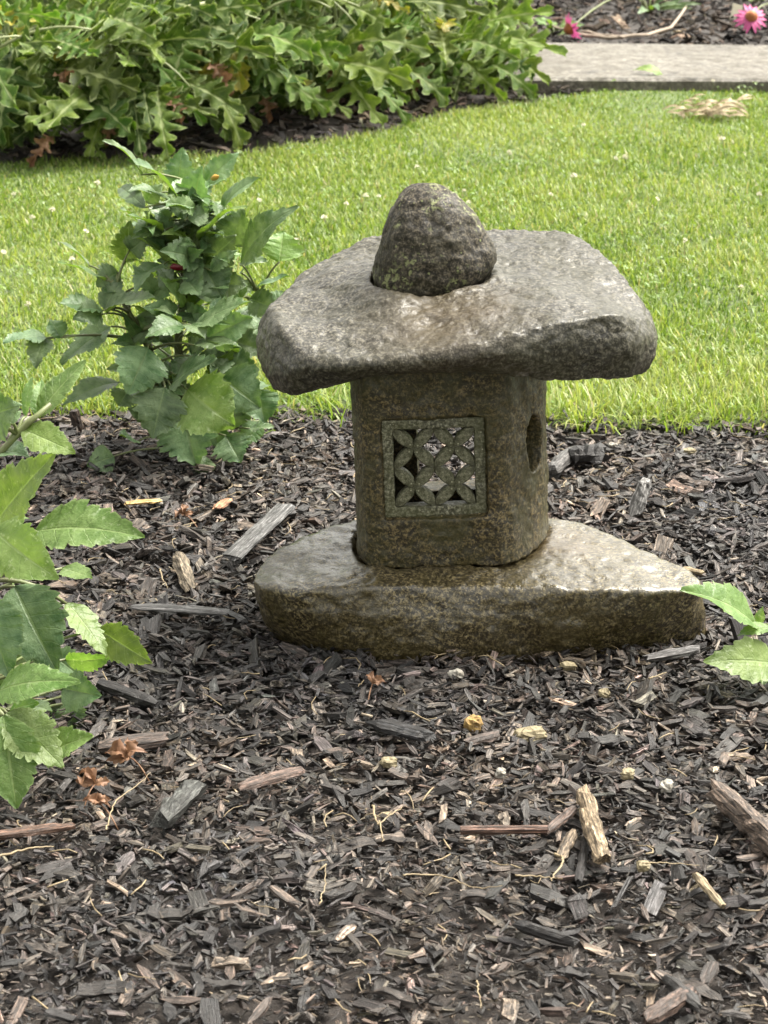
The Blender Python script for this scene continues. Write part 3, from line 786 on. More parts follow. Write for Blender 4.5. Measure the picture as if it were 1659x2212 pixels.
def curve_pts(a, b, sag=0.0, n=6, side=(0, 0, 1)):
    a, b = Vector(a), Vector(b); s = Vector(side)
    return [a.lerp(b, t) + s * (sag * 4 * t * (1 - t)) for t in (i / (n - 1) for i in range(n))]
def tubes_mesh(name, lst, ns=7):
    V, F, C = [], [], []
    for pts, rads in lst:
        v, f, c = tube(pts, rads, ns); o = len(V); V += v
        F += [tuple(x + o for x in q) for q in f]; C += [[x + o for x in q] for q in c]
    return np_mesh(name, V, [np.array(F), np.array(C)], True)
def rel_tubes(root, name, lst, mat, ns=7):
    me = tubes_mesh(name, lst, ns); me.transform(Matrix.Translation(-Vector(root.location)))
    return link(name, me, mat, root)
UP, CAM, LFT, RGT = (0, -0.25, 1), (0, -1, 0.45), (-0.7, -0.5, 0.6), (0.7, -0.5, 0.6)

# --- dahlia behind the lantern's left shoulder; leaves read off in a 1659-wide crop (4x = 0.4 picture units)
def zA(x, y): return 0.4 * x, 0.4 * y + 285.4
DY = 3.98
d_root = on_z(*zA(985, 1700), 0.0)
dahlia = empty('dahlia_plant', tuple(d_root))
tag(dahlia, 'bushy dark green dahlia with a red bud at the lawn edge behind the lantern', 'plant')
def PA(x, y, dy): return on_y(*zA(x, y), DY + dy)
stems = [[PA(985, 1720, 0), PA(930, 1450, 0), PA(870, 1330, -.01), PA(810, 1180, -.02), PA(700, 980, -.02), PA(600, 800, -.02)],
         [PA(995, 1720, 0), PA(985, 1400, .02), PA(960, 1150, .02), PA(985, 900, .03), PA(1070, 650, .03), PA(1075, 420, .02), PA(1060, 250, .02)],
         [PA(1005, 1720, 0), PA(1090, 1450, .03), PA(1200, 1230, .03), PA(1330, 1000, .03), PA(1420, 850, .03)]]
stalks = []
dl = [  # base, tip, width, depth offset (base, tip), facing, pale, arch
    (1050, 420, 1092, 185, 150, .0, -.03, CAM, 0), (960, 300, 985, 82, 115, .03, .03, CAM, 0), (965, 385, 690, 150, 120, -.02, -.08, UP, 0),
    (760, 230, 555, 45, 75, -.05, -.10, UP, 0), (1105, 270, 1290, 112, 95, .03, .04, CAM, 0), (850, 330, 690, 325, 70, .0, -.03, UP, 0),
    (1195, 440, 1410, 250, 120, .0, -.02, UP, 0), (1300, 710, 1610, 400, 170, -.02, -.06, LFT, 0), (1255, 610, 1315, 415, 170, .02, .02, CAM, 0),
    (1510, 700, 1530, 535, 165, .02, .05, CAM, 1), (1115, 710, 1275, 560, 150, -.01, -.04, CAM, 0), (1055, 690, 860, 640, 130, -.03, -.10, CAM, 0),
    (910, 740, 730, 570, 140, -.02, -.05, UP, 0), (875, 715, 730, 865, 110, -.05, -.11, UP, 0), (680, 700, 700, 480, 120, .02, .0, CAM, 1),
    (755, 510, 650, 410, 100, .02, .0, UP, 0), (570, 800, 310, 705, 100, -.02, -.08, UP, 1), (480, 720, 325, 590, 70, .0, -.02, UP, 0),
    (580, 970, 840, 905, 140, -.07, -.12, UP, 0), (565, 960, 665, 805, 110, -.05, -.02, UP, 0), (555, 965, 310, 930, 130, -.07, -.11, UP, 0),
    (545, 985, 395, 1005, 120, -.08, -.12, CAM, 0), (330, 1110, 265, 1010, 110, -.09, -.08, UP, 0), (250, 1112, 15, 1135, 120, -.09, -.12, UP, 0),
    (250, 1115, 190, 1275, 110, -.09, -.13, CAM, 0), (600, 1050, 330, 1255, 140, -.04, -.08, UP, 0), (990, 1045, 785, 1115, 110, -.12, -.17, UP, 0),
    (1060, 1050, 1355, 915, 150, -.12, -.15, UP, 0), (1030, 1040, 1105, 1115, 90, -.12, -.17, UP, 0), (1120, 1110, 1365, 1000, 165, -.06, -.08, CAM, 0),
    (970, 1030, 830, 965, 90, -.09, -.12, UP, 0), (800, 1165, 690, 1415, 210, -.10, -.14, CAM, 0), (920, 1370, 1165, 1215, 150, -.10, -.15, UP, 0),
    (890, 1380, 825, 1655, 200, -.12, -.15, CAM, 0), (1010, 1390, 1270, 1590, 270, -.12, -.16, CAM, 1), (1190, 1320, 1405, 1490, 220, -.08, -.10, CAM, 0),
    (640, 1350, 335, 1485, 110, -.05, -.10, UP, 0), (1395, 1390, 1430, 1570, 150, -.05, -.07, CAM, 0), (1290, 1430, 1250, 1610, 120, -.05, -.06, CAM, 0),
    (1000, 1550, 1065, 1800, 230, -.10, -.13, CAM, 0), (1220, 1640, 1300, 1785, 150, -.09, -.12, CAM, 0), (1110, 1750, 1065, 1850, 100, -.11, -.13, CAM, 0),
    (740, 1670, 645, 1640, 120, -.08, -.10, UP, 0), (615, 1750, 470, 1800, 110, -.10, -.12, CAM, 0), (1350, 1600, 1480, 1590, 80, -.05, -.06, UP, 0),
    (1390, 840, 1570, 780, 90, .0, -.02, UP, 0), (1300, 900, 1235, 790, 90, -.02, -.02, CAM, 1), (830, 830, 920, 880, 120, -.04, -.09, CAM, 0),
    (1110, 740, 1200, 900, 170, -.03, -.05, CAM, 0), (1050, 1150, 1300, 1160, 120, -.07, -.11, UP, 0), (1190, 1250, 1400, 1290, 150, -.02, -.03, CAM, 0),
    (700, 640, 790, 570, 100, .0, -.02, CAM, 0), (1140, 300, 1220, 260, 60, .02, .0, UP, 0), (840, 520, 720, 545, 90, .0, -.03, UP, 0), (1010, 800, 1080, 880, 110, -.05, -.08, CAM, 0),
    (1440, 950, 1560, 870, 110, .02, .03, UP, 0), (690, 1400, 640, 1480, 120, -.02, -.03, CAM, 0), (730, 1000, 860, 1130, 150, -.01, -.03, CAM, 0), (1160, 380, 1170, 480, 90, .0, -.03, RGT, 0),
    (1300, 760, 1440, 690, 120, .02, .0, UP, 0), (1350, 900, 1500, 960, 120, .0, -.03, CAM, 0), (1250, 980, 1420, 1060, 140, .02, .0, UP, 0), (1180, 820, 1330, 830, 130, -.02, -.04, CAM, 0), (1230, 1120, 1430, 1180, 130, .02, .02, CAM, 0),
    (640, 760, 520, 830, 120, .0, -.02, CAM, 0), (700, 900, 560, 860, 120, .0, -.04, UP, 0), (930, 620, 1040, 540, 110, .03, .02, CAM, 0), (900, 480, 860, 420, 80, .02, .02, UP, 0), (1400, 1560, 1320, 1700, 100, .0, -.02, CAM, 0), (1130, 1540, 1180, 1700, 150, -.03, -.05, CAM, 0)]
rl = random.Random(4)
for i in range(150):                                    # smaller leaves all round the stems
    y = rl.uniform(330, 1560); wd = max(0.22, 0.35 + 0.65 * (y - 500) / 1000); sd = rl.choice((-1, 1))
    x = 1000 + rl.gauss(0, 80) + sd * rl.uniform(0, 230) * wd; L = rl.uniform(120, 215)
    an = rl.uniform(-.25, 1.25)
    dl.append((x, y, x + sd * math.cos(an) * L, y - math.sin(an) * L, rl.uniform(60, 92), rl.uniform(-.07, .08), rl.uniform(-.13, .10), UP if i % 2 else CAM, 1 if i % 9 == 0 else 0))
def nearest_on(stems, p):
    best = None
    for st in stems:
        for a, b in zip(st[:-1], st[1:]):
            for t in (0, .25, .5, .75):
                q = np.array(a) * (1 - t) + np.array(b) * t
                d = np.linalg.norm(q - p) + max(0, q[2] - p[2] + 0.02) * 3
                if best is None or d < best[0]: best = (d, q)
    return best[1]
mm_px = 0.4 * DY / FPX * 1.06
for i, (x0, y0, x1, y1, w, a, b, nf, pale) in enumerate(dl):
    p0, p1 = PA(x0, y0, a), PA(x1, y1, b)
    nj = Vector(nf) + Vector((rl.uniform(-.25, .25), rl.uniform(-.2, .2), rl.uniform(-.2, .2)))
    add_leaf(dahlia, p0, p1, nj, w * mm_px * 1.32, M['dahlia_pale'] if pale else M['dahlia'], 100 + i, teeth=7, amp=rl.uniform(.10, .17), fold=rl.uniform(.15, .5), arch=rl.uniform(.02, .14), wave=0.06)
    q = nearest_on(stems, p0)
    if np.linalg.norm(q - p0) < 0.24: stalks.append((curve_pts(q, p0, 0.008), [.0028, .0024, .002, .0018, .0016, .0014]))
rel_tubes(dahlia, 'stem', [(s, list(np.linspace(.009, .0035, len(s)))) for s in stems] + stalks, M['stem'], 8)
def bud(root, p, rad, mat, seed, name='flower_bud'):
    V = []; n, m_ = 12, 8; rb = random.Random(seed)
    for j in range(m_ + 1):
        t = j / m_; ph = math.pi * t
        for i in range(n):
            a = 2 * math.pi * i / n + t * 0.8; rr = rad * math.sin(ph) ** 0.7 * (1 + 0.16 * math.cos(i * math.pi))
            V.append((rr * math.cos(a), rr * math.sin(a), rad * 1.2 * (0.5 - t) * -2))
    F = [(j * n + i, j * n + (i + 1) % n, (j + 1) * n + (i + 1) % n, (j + 1) * n + i) for j in range(m_) for i in range(n)]
    o = link(name, np_mesh(name, V, np.array(F), True), mat, root)
    o.location = Vector(p) - Vector(root.location); o.rotation_euler = (0.9, 0.9, 0.3); return o
M['red'] = simple_mat('crimson_petal', (0.22, 0.006, 0.02), (0.10, 0.004, 0.012), 0.45, 80)
M['orange'] = simple_mat('orange_bud', (0.45, 0.20, 0.03), (0.30, 0.22, 0.03), 0.5, 80)
b_ = bud(dahlia, PA(970, 722, -.05), 0.0085, M['red'], 1); b_.scale = (.8, .9, 1.7); b_.rotation_euler = (.2, 1.4, .1)
b_ = bud(dahlia, PA(1160, 245, .0), 0.0055, M['orange'], 2); b_.scale = (.8, .8, 1.6)

# --- dahlia at the left edge
def zB(x, y): return 0.21 * x, 0.21 * y + 763.0
def zC(x, y): return 0.2401 * x, 0.2401 * y + 1227.7
LY = 2.92
l_root = on_z(-95, 1600, 0.0)
ldahlia = empty('dahlia_plant', tuple(l_root))
tag(ldahlia, 'pale green dahlia with drooping leaves beside the dry brown leaves', 'plant')
ll = [  # crop, base, tip, width, depths, facing, pale, arch
    ('B', 390, 640, 885, 75, 240, .02, .05, (-.4, -.6, .6), 1), ('B', 225, 780, 775, 1025, 260, .0, -.03, (0.1, -.8, .7), 1), ('B', -230, 700, 210, 540, 420, -.05, -.08, CAM, 0),
    ('B', 270, 650, 350, 215, 130, .02, .05, LFT, 1), ('B', 380, 640, 430, 270, 150, .04, .08, CAM, 1), ('B', -90, 1030, 305, 1070, 260, .02, -.02, UP, 0),
    ('B', -40, 1740, 560, 1035, 430, -.06, -.10, (-.35, -.7, .6), 1), ('B', 350, 1840, 1490, 1900, 450, -.10, -.16, (0.15, -.55, .8), 1), ('B', -60, 1820, 600, 2320, 430, -.12, -.18, (-.3, -.9, .4), 1),
    ('B', -60, 1800, 300, 1700, 220, -.06, -.05, UP, 1), ('C', 130, 160, 520, 945, 480, -.06, -.12, (0, -1, .35), 0), ('C', -130, 260, 100, 985, 420, -.14, -.18, (-.2, -1, .35), 0),
    ('C', 600, 310, 955, 790, 220, -.05, -.10, (.5, -.5, .8), 1), ('C', 890, 550, 1370, 850, 260, -.06, -.10, (-.3, -.8, .2), 1), ('C', 590, 820, 1005, 795, 190, .0, -.02, (0, -1, -.3), 1),
    ('C', -40, 1120, 720, 1020, 290, -.20, -.26, (0.1, -.7, .8), 1), ('C', 560, 1080, 910, 1150, 270, -.06, -.09, CAM, 0), ('C', 90, 1280, 350, 1210, 150, -.18, -.22, LFT, 1),
    ('C', 30, 1320, 150, 2160, 400, -.26, -.30, (0.1, -1, .5), 1), ('C', 60, 1300, 570, 1790, 330, -.25, -.28, (.3, -.8, .7), 1), ('C', 380, 1700, 840, 1505, 260, -.22, -.25, (.1, -.6, .8), 1),
    ('C', 560, 1150, 545, 1410, 170, .0, -.01, CAM, 0), ('C', 650, 1200, 650, 1470, 220, -.02, -.03, CAM, 0), ('C', 560, 0, 830, 95, 190, .0, -.04, UP, 1), ('C', 200, -40, 120, 150, 150, .02, -.02, UP, 1),
    ('C', 420, 700, 560, 1100, 260, .04, .02, CAM, 0), ('C', 300, 1180, 480, 1400, 240, .02, .0, CAM, 0), ('C', 100, 900, 420, 1120, 300, .03, .01, CAM, 0), ('C', -150, 500, 150, 1150, 350, .06, .04, CAM, 0),
    ('C', 240, 1250, 470, 1290, 150, -.10, -.13, UP, 0), ('C', -130, 1320, -20, 1700, 260, -.2, -.26, CAM, 1), ('B', -150, 1300, 60, 1600, 260, .0, .0, CAM, 0), ('B', -120, 1480, 120, 1430, 220, .03, .02, UP, 0),
    ('C', 480, 780, 760, 1000, 240, .03, .0, CAM, 0), ('B', 120, 730, 230, 590, 90, -.02, -.01, UP, 0)]
lst = [[on_y(-60, 1610, LY), on_y(-50, 1450, LY - .02), on_y(-60, 1250, LY - .02), on_y(-30, 1010, LY), on_y(60, 915, LY), on_y(110, 872, LY + .01)],
       [on_y(-60, 1610, LY), on_y(-55, 1500, LY - .1), on_y(-40, 1400, LY - .18), on_y(-20, 1230, LY - .1), on_y(0, 1140, LY - .08), on_y(70, 1148, LY - .1)],
       [on_y(-60, 1610, LY), on_y(-30, 1560, LY - .12), on_y(-10, 1530, LY - .24), on_y(5, 1545, LY - .26)]]
stalks = []
for i, (cr, x0, y0, x1, y1, w, a, b, nf, pale) in enumerate(ll):
    zz = zB if cr == 'B' else zC; k = 0.21 if cr == 'B' else 0.2401
    p0, p1 = on_y(*zz(x0, y0), LY + a), on_y(*zz(x1, y1), LY + b)
    add_leaf(ldahlia, p0, p1, nf, w * k * LY / FPX * 1.08 * 1.3, M['dahlia_pale'] if pale else M['dahlia'], 300 + i, teeth=9, amp=0.09, fold=rl.uniform(.12, .35), arch=rl.uniform(.02, .10), wave=0.04)
    q = nearest_on(lst, p0)
    if np.linalg.norm(q - p0) < 0.3: stalks.append((curve_pts(q, p0, 0.006), [.003, .0026, .0022, .002, .0018, .0016]))
stalks.append((curve_pts(on_y(-20, 1135, LY - .09), on_y(*zB(420, 1850), LY - .105), 0.0), [.003, .003, .003, .0028, .0026, .0022]))
stalks.append((curve_pts(on_y(-20, 1255, LY - .05), on_y(*zC(600, 320), LY - .05), 0.012), [.003, .003, .0028, .0026, .0024, .002]))
rel_tubes(ldahlia, 'stem', [(s, list(np.linspace(.008, .003, len(s)))) for s in lst] + stalks, M['stem'], 8)

# --- dahlia at the right edge
def zD(x, y): return 0.18 * x + 1360.4, 0.18 * y + 1194.5
RY = 3.02
rdahlia = empty('dahlia_plant', tuple(on_z(1760, 1440, 0.0)))
tag(rdahlia, 'dahlia leaves reaching in beside the pointed end of the lantern base', 'plant')
rr_ = [(1520, 880, 600, 445, 430, .0, -.06, (-.25, -.5, .85), 1), (1800, 1340, 880, 1310, 430, -.03, -.08, (.0, -.75, .7), 1), (1720, 900, 1290, 1000, 190, -.01, -.04, UP, 1),
       (1560, 870, 1600, 640, 110, .02, .03, LFT, 1), (1750, 1500, 1500, 1740, 200, .0, -.02, CAM, 0), (1900, 1000, 2300, 700, 420, .0, -.03, UP, 1), (1900, 1300, 2400, 1500, 420, -.03, -.06, UP, 0)]
rst = [[on_y(1760, 1450, RY), on_y(1740, 1400, RY), on_y(1700, 1350, RY), on_y(1640, 1352, RY)]]
stalks = []
for i, (x0, y0, x1, y1, w, a, b, nf, pale) in enumerate(rr_):
    p0, p1 = on_y(*zD(x0, y0), RY + a), on_y(*zD(x1, y1), RY + b)
    add_leaf(rdahlia, p0, p1, nf, w * 0.18 * RY / FPX * 1.4, M['dahlia_pale'] if pale else M['dahlia'], 500 + i, teeth=8, amp=0.10, fold=0.45 if i == 0 else 0.2, arch=.08, wave=0.04)
    stalks.append((curve_pts(nearest_on(rst, p0), p0, 0.005), [.003, .0026, .0022, .002, .0018, .0016]))
rel_tubes(rdahlia, 'stem', [(s, list(np.linspace(.007, .003, len(s)))) for s in rst] + stalks, M['stem'], 8)

# --- big lobed-leaf perennials along the far side of the lawn
lobed = []
for s in range(26):
    me = leaf_mesh(0.30, 0.140 * random.uniform(0.7, 1.25), 700 + s, teeth=random.choice((5, 6, 7, 8)), fold=random.uniform(.05, .6), arch=random.uniform(.05, .22), twist=random.uniform(-.3, .3), style='lobed', wave=0.10)
    me.materials.append(M['thistle']); lobed.append(me)
yl = []
for s in range(4):
    me = leaf_mesh(0.22, 0.10, 760 + s, teeth=5, fold=.3, arch=.15, style='lobed', wave=.12); me.materials.append(M['yellow_leaf']); yl.append(me)
def midrib_mesh():
    v, f, c = tube([(0.0 - 0.05, 0, 0.0), (0.05, 0, .022), (0.12, 0, .034), (0.2, 0, 0.030), (0.27, 0, 0.012)], [.0042, .0036, .003, .002, .001], 5)
    return np_mesh('midrib', v, [np.array(f), np.array(c)], True)
def lobed_plant(px, py, Yc, rad, hgt, nl, label, seed, yellow=0, bias=(0, -1)):
    r = random.Random(seed); c = on_z(px, py, 0.0)
    root = empty('lobed_leaf_plant', (c[0], Yc, 0.0)); tag(root, label, 'plant', None)
    st = []
    for i in range(nl):
        a = r.gauss(-math.pi / 2, 1.15); e = r.uniform(0.02, 1.0)                 # mostly on the camera's side
        if i < nl * 0.25: a = r.uniform(0, 6.28); e = r.uniform(0.5, 1)
        out = Vector((math.cos(a), math.sin(a), 0))
        b = Vector((c[0], Yc, 0)) + out * rad * 0.62 * math.sqrt(1 - 0.75 * e * e) + Vector((0, 0, hgt * (0.28 + 0.75 * e)))
        tipd = out * r.uniform(0.35, 0.9) + Vector((r.gauss(0, .45), r.gauss(0, .2), r.uniform(-1.0, 0.15) if e < 0.75 else r.uniform(-.5, .5)))
        tipd.normalize(); L = r.uniform(0.16, 0.31) * (0.85 + 0.3 * (hgt / 0.4))
        tip = b + tipd * L
        if tip.z < 0.015: tip.z = 0.015 + r.uniform(0, .02)
        nrm = out * 0.5 + Vector((r.gauss(0, .3), -0.9, 0.75))
        isy = i >= nl - yellow
        me = r.choice(yl if isy else lobed); base_L = 0.34 if isy else 0.30
        Mx, LL = frame(b, tip, nrm); s = LL / base_L
        o = link('yellow_leaf' if isy else 'leaf', me, None, root)
        o.matrix_basis = Matrix.Translation(-Vector(root.location)) @ Mx @ Matrix.Diagonal((s, s * r.uniform(.9, 1.15), s, 1))
        st.append((curve_pts(Vector((c[0], Yc, 0.0)) + out * 0.02, b, 0.03, 6), [.006, .005, .0045, .004, .0035, .003]))
    rel_tubes(root, 'stem', st, M['pale_stem'], 5)
    for q in range(3):                                     # long bare stalks lying over the leaves
        a = r.gauss(-math.pi / 2, .7); out = Vector((math.cos(a), math.sin(a), 0)); b = Vector((c[0], Yc, 0)) + out * rad * r.uniform(.7, 1.0) + Vector((0, 0, hgt * r.uniform(.5, 1.0)))
        d = Vector((r.choice((-1, 1)) * r.uniform(.5, 1), -.3, r.uniform(-.7, .3))).normalized(); L = r.uniform(.18, .34)
        rel_tubes(root, 'bare_stalk', [(curve_pts(b - d * L / 2, b + d * L / 2, .03, 7), list(np.linspace(.005, .0022, 7)))], M['bare_stalk'], 6)
    for q in range(r.randint(1, 3)):                       # a few withered leaves
        a = r.gauss(-math.pi / 2, .6); out = Vector((math.cos(a), math.sin(a), 0)); b = Vector((c[0], Yc, 0)) + out * rad * .95 + Vector((0, 0, hgt * r.uniform(.1, .7)))
        add_leaf(root, b, b + Vector((r.uniform(-.06, .06), -.05, r.uniform(-.09, -.02))), (r.gauss(0, .4), -.8, .6), .06, M['dry_leaf'], seed * 30 + q, name='withered_leaf', teeth=4, fold=.9, arch=.3, style='lobed', wave=.25)
    return root
M['bare_stalk'] = simple_mat('bare_stalk', (0.30, 0.32, 0.17), (0.19, 0.22, 0.10), 0.5, 40)
GP = [  # px, py (ground), Y, radius, height, leaves, label, yellow leaves
    (40, 330, 6.62, .34, .36, 74, 'sprawling lobed-leaf plant at the far left end of the bed behind the lawn', 3),
    (250, 320, 6.72, .34, .36, 74, 'lobed-leaf plant with long bare midribs above the gap of bare mulch', 3),
    (440, 300, 6.90, .32, .36, 70, 'lobed-leaf plant with one long pale leaf hanging straight down', 3),
    (600, 290, 7.08, .31, .35, 66, 'lobed-leaf plant with withered brown leaf beside the long pale leaf', 4),
    (735, 260, 7.28, .28, .34, 64, 'lobed-leaf plant with yellowing leaves next to the open patch of mulch', 9),
    (130, 200, 7.45, .45, .50, 60, 'tall dark lobed-leaf plant in the back row behind the far left plant', 1),
    (400, 190, 7.55, .45, .52, 60, 'tall lobed-leaf plant in the back row behind the pale hanging leaf', 2),
    (660, 180, 7.70, .42, .50, 60, 'tall lobed-leaf plant with a yellow top leaf in the back row', 7),
    (955, 175, 7.42, .20, .20, 50, 'low lobed-leaf plant sprawling onto the mulch at the near corner of the path', 4),
    (890, 150, 7.85, .33, .44, 64, 'lobed-leaf plant leaning over the end of the concrete path', 4)]
for i, (px, py, Y, rad, hg, nl, lab, ny) in enumerate(GP):
    lobed_plant(px, on_y(px, py, Y)[2] * 0 + py, Y, rad, hg, nl, lab, 50 + i, ny)

# ------------------------------------------------------------------ single pieces lying on the mulch
M['dry_wood'] = wood_mat('weathered_wood', (0.55, 0.8), 0.8, 0.25)
def piece(name, a, b, wpx, T, tint, label, cat, seed, mat='wood', z=0.024, ns=9, nc=8, flat=1.0, rough=0.10, blunt=0.7, bend=0.0, roll=0.0, split=0.0, z2=None):
    """a splinter, stick or slab of bark lying from picture point a to b"""
    r = np.random.default_rng(seed)
    p0, p1 = on_z(*a, z), on_z(*b, z if z2 is None else z2)
    p0[2] += bed_h(p0[0], p0[1]); p1[2] += bed_h(p1[0], p1[1])
    c = (p0 + p1) / 2; L = float(np.linalg.norm(p1 - p0)); W = wpx * np.linalg.norm(c - np.array([0, 0, CAM_H])) / FPX
    V = []
    t = np.linspace(-0.5, 0.5, ns); aa = np.linspace(0, 2 * np.pi, nc, endpoint=False) + np.pi / nc
    kk = r.normal(0, 1, nc)
    for i, q in enumerate(t):
        e = 1 - (abs(q) * 2) ** 4 * (1 - blunt)
        for k, an in enumerate(aa):
            sq = max(abs(math.cos(an)), abs(math.sin(an))) ** -flat
            m_ = (1 + rough * (0.7 * kk[k] + r.normal()))
            x = q * L + (r.normal() * 0.35 * W * min(1, rough * 5) if i in (0, ns - 1) else r.normal() * 0.01 * L)
            V.append((x, math.cos(an) * sq * W / 2 * e * m_ + bend * L * (q * q * 4 - 1), math.sin(an) * sq * T / 2 * e * m_ + T * rough * r.normal() * 0.3))
    V = np.array(V); luv = V + r.uniform(-3, 3, 3)
    F = [(i * nc + k, i * nc + (k + 1) % nc, (i + 1) * nc + (k + 1) % nc, (i + 1) * nc + k) for i in range(ns - 1) for k in range(nc)]
    me = np_mesh(name, V, [np.array(F)[:, ::-1], np.array([list(range(nc)), list(range((ns - 1) * nc, ns * nc))[::-1]])], False,
                 np.array(tint) * r.uniform(0.85, 1.15, (len(V), 1)), luv)
    o = link(name, me, M[mat])
    Mx, _ = frame(p0, p1, (0, 0, 1)); Mx.translation = Vector(c)
    o.matrix_world = Mx @ Matrix.Rotation(roll, 4, 'X')
    return tag(o, label, cat)
BLK, BRN, GRY, TAN = (0.014, 0.013, 0.013), (0.055, 0.036, 0.028), (0.085, 0.082, 0.080), (0.22, 0.17, 0.115)
piece('wood_offcut', (500, 1198), (618, 1096), 44, .007, (0.062, 0.061, 0.060), 'smooth flat grey wood offcut lying left of the lantern base', 'wood piece', 1, flat=1, rough=.04, blunt=1, z=.036)
piece('weathered_stick', (384, 1190), (412, 1262), 30, .014, (0.135, 0.11, 0.078), 'short weathered tan stick below the flat grey slat', 'stick', 2, 'dry_wood', rough=.12)
piece('bark_strip', (285, 1310), (492, 1322), 34, .008, (0.075, 0.073, 0.072), 'long flat grey bark strip left of the base boulder', 'bark', 3, z=.034, rough=.08)
piece('wood_chip', (272, 1092), (345, 1080), 20, .006, (0.30, 0.20, 0.08), 'yellow tan wood splinter beside a small white pebble', 'wood chip', 4, 'dry_wood', z=.03)
piece('wood_chip', (468, 1098), (492, 1080), 24, .007, (0.26, 0.14, 0.08), 'pinkish orange wood chip above the grey slat', 'wood chip', 5, 'dry_wood', z=.03)
piece('charred_stick', (215, 1482), (335, 1512), 24, .014, BLK, 'charred black stick right of the drooping dahlia leaves', 'stick', 6, z=.03)
piece('bark_chunk', (215, 1612), (362, 1592), 40, .02, (0.050, 0.035, 0.028), 'smooth brown curved bark piece behind the curled dry leaf', 'bark', 7, rough=.05, z=.03)
piece('bark_chunk', (348, 1778), (432, 1690), 54, .026, (0.035, 0.036, 0.033), 'large dark grey bark chunk below the curled dry leaves', 'bark', 8, rough=.13, z=.036)
piece('bark_strip', (-20, 1800), (160, 1785), 22, .01, (0.075, 0.042, 0.028), 'long reddish brown bark strip at the left edge of the mulch', 'bark', 9, z=.034)
piece('twig', (995, 1786), (1182, 1780), 17, .011, (0.075, 0.042, 0.030), 'straight smooth reddish brown twig lying across the mulch', 'twig', 10, rough=.04, blunt=1, flat=0, z=.034)
piece('bark_strip', (1182, 1785), (1240, 1744), 22, .01, BRN, 'ragged brown bark strip at the right end of the straight twig', 'bark', 11, z=.03)
piece('weathered_stick', (1262, 1712), (1302, 1876), 36, .018, (0.17, 0.13, 0.085), 'cracked pale tan stick standing out on the dark mulch', 'stick', 12, 'dry_wood', rough=.17, blunt=.75, z=.034, ns=13)
piece('log_fragment', (1545, 1705), (1690, 1850), 46, .026, (0.075, 0.055, 0.042), 'thick brown split log piece at the right edge', 'wood', 13, rough=.12, blunt=.95, z=.036, ns=12)
piece('charred_stick', (1118, 2008), (1242, 2040), 22, .014, BLK, 'charred black stick lying near the bottom of the mulch', 'stick', 14, z=.034)
piece('charred_stick', (1436, 2098), (1512, 2160), 34, .014, (0.018, 0.017, 0.016), 'thick black splinter near the bottom right corner', 'stick', 15, z=.034, blunt=.4)
piece('bark_chunk', (1395, 2185), (1490, 2128), 40, .016, BRN, 'dark brown bark block below the thick black splinter', 'bark', 16, z=.034)
piece('wood_chip', (1372, 1112), (1398, 1036), 30, .02, (0.17, 0.165, 0.16), 'light grey upright wood chip right of the fire box', 'wood chip', 17, 'dry_wood', z=.02, z2=.07, rough=.1)
piece('burnt_stub', (1192, 1010), (1235, 968), 34, .02, (0.055, 0.052, 0.05), 'grey charred wood piece just right of the fire box', 'wood', 18, z=.034)
piece('burnt_stub', (1225, 985), (1310, 978), 44, .03, BLK, 'rotten black stub beside the grey charred piece', 'wood', 19, z=.034, rough=.2)
piece('wood_chip', (1478, 1226), (1520, 1240), 18, .006, (0.24, 0.185, 0.11), 'pale tan wood chip above the right dahlia leaf', 'wood chip', 20, 'dry_wood', z=.034)
piece('bark_strip', (1395, 1418), (1510, 1395), 26, .012, (0.045, 0.042, 0.042), 'curved dark grey bark strip in front of the pointed base end', 'bark', 21, z=.034)
piece('wood_chip', (520, 1700), (650, 1672), 34, .012, (0.085, 0.056, 0.044), 'broad brown wood chip in the middle left of the mulch', 'wood chip', 22, z=.034)
piece('wood_chip', (1210, 1860), (1240, 1790), 24, .01, (0.11, 0.085, 0.06), 'small brown splinter left of the cracked tan stick', 'wood chip', 23, z=.03)
piece('wood_chip', (1250, 1925), (1268, 1800), 18, .01, BLK, 'narrow black sliver under the cracked tan stick', 'wood chip', 24, z=.024)
piece('wood_splinter', (1500, 1905), (1560, 1965), 20, .008, (0.19, 0.15, 0.095), 'pale peeling splinter below the log piece', 'splinter', 25, 'dry_wood', z=.034)
piece('wood_chip', (810, 1560), (930, 1590), 50, .014, (0.018, 0.018, 0.019), 'broad black bark flake left of the yellow stone', 'wood chip', 26, z=.03)
piece('wood_chip', (1010, 1600), (1075, 1578), 28, .01, (0.05, 0.036, 0.03), 'brown chip under the yellow stone', 'wood chip', 27, z=.026)
piece('wood_chip', (830, 1215), (842, 1200), 10, .006, BRN, 'tiny brown chip against the foot of the fire box', 'wood chip', 28, z=.03)
# a dark stake at the lawn edge
st = piece('garden_stake', (180, 946), (164, 900), 20, .014, (0.030, 0.020, 0.015), 'short dark rusty stake standing at the lawn edge left of the dahlia', 'stake', 30, rough=.06, blunt=1, z=0.0)
a_, b_ = Vector(on_z(178, 948, 0.0)), Vector(on_y(163, 898, on_z(178, 948, 0.0)[1]))
Mx, _ = frame(a_, b_, (0, -1, 0)); Mx.translation = (a_ + b_) / 2
st.matrix_world = Mx @ Matrix.Scale(0.062 / max(1e-3, (Vector(on_z(164, 900, 0)) - Vector(on_z(180, 946, 0))).length), 4, (1, 0, 0))

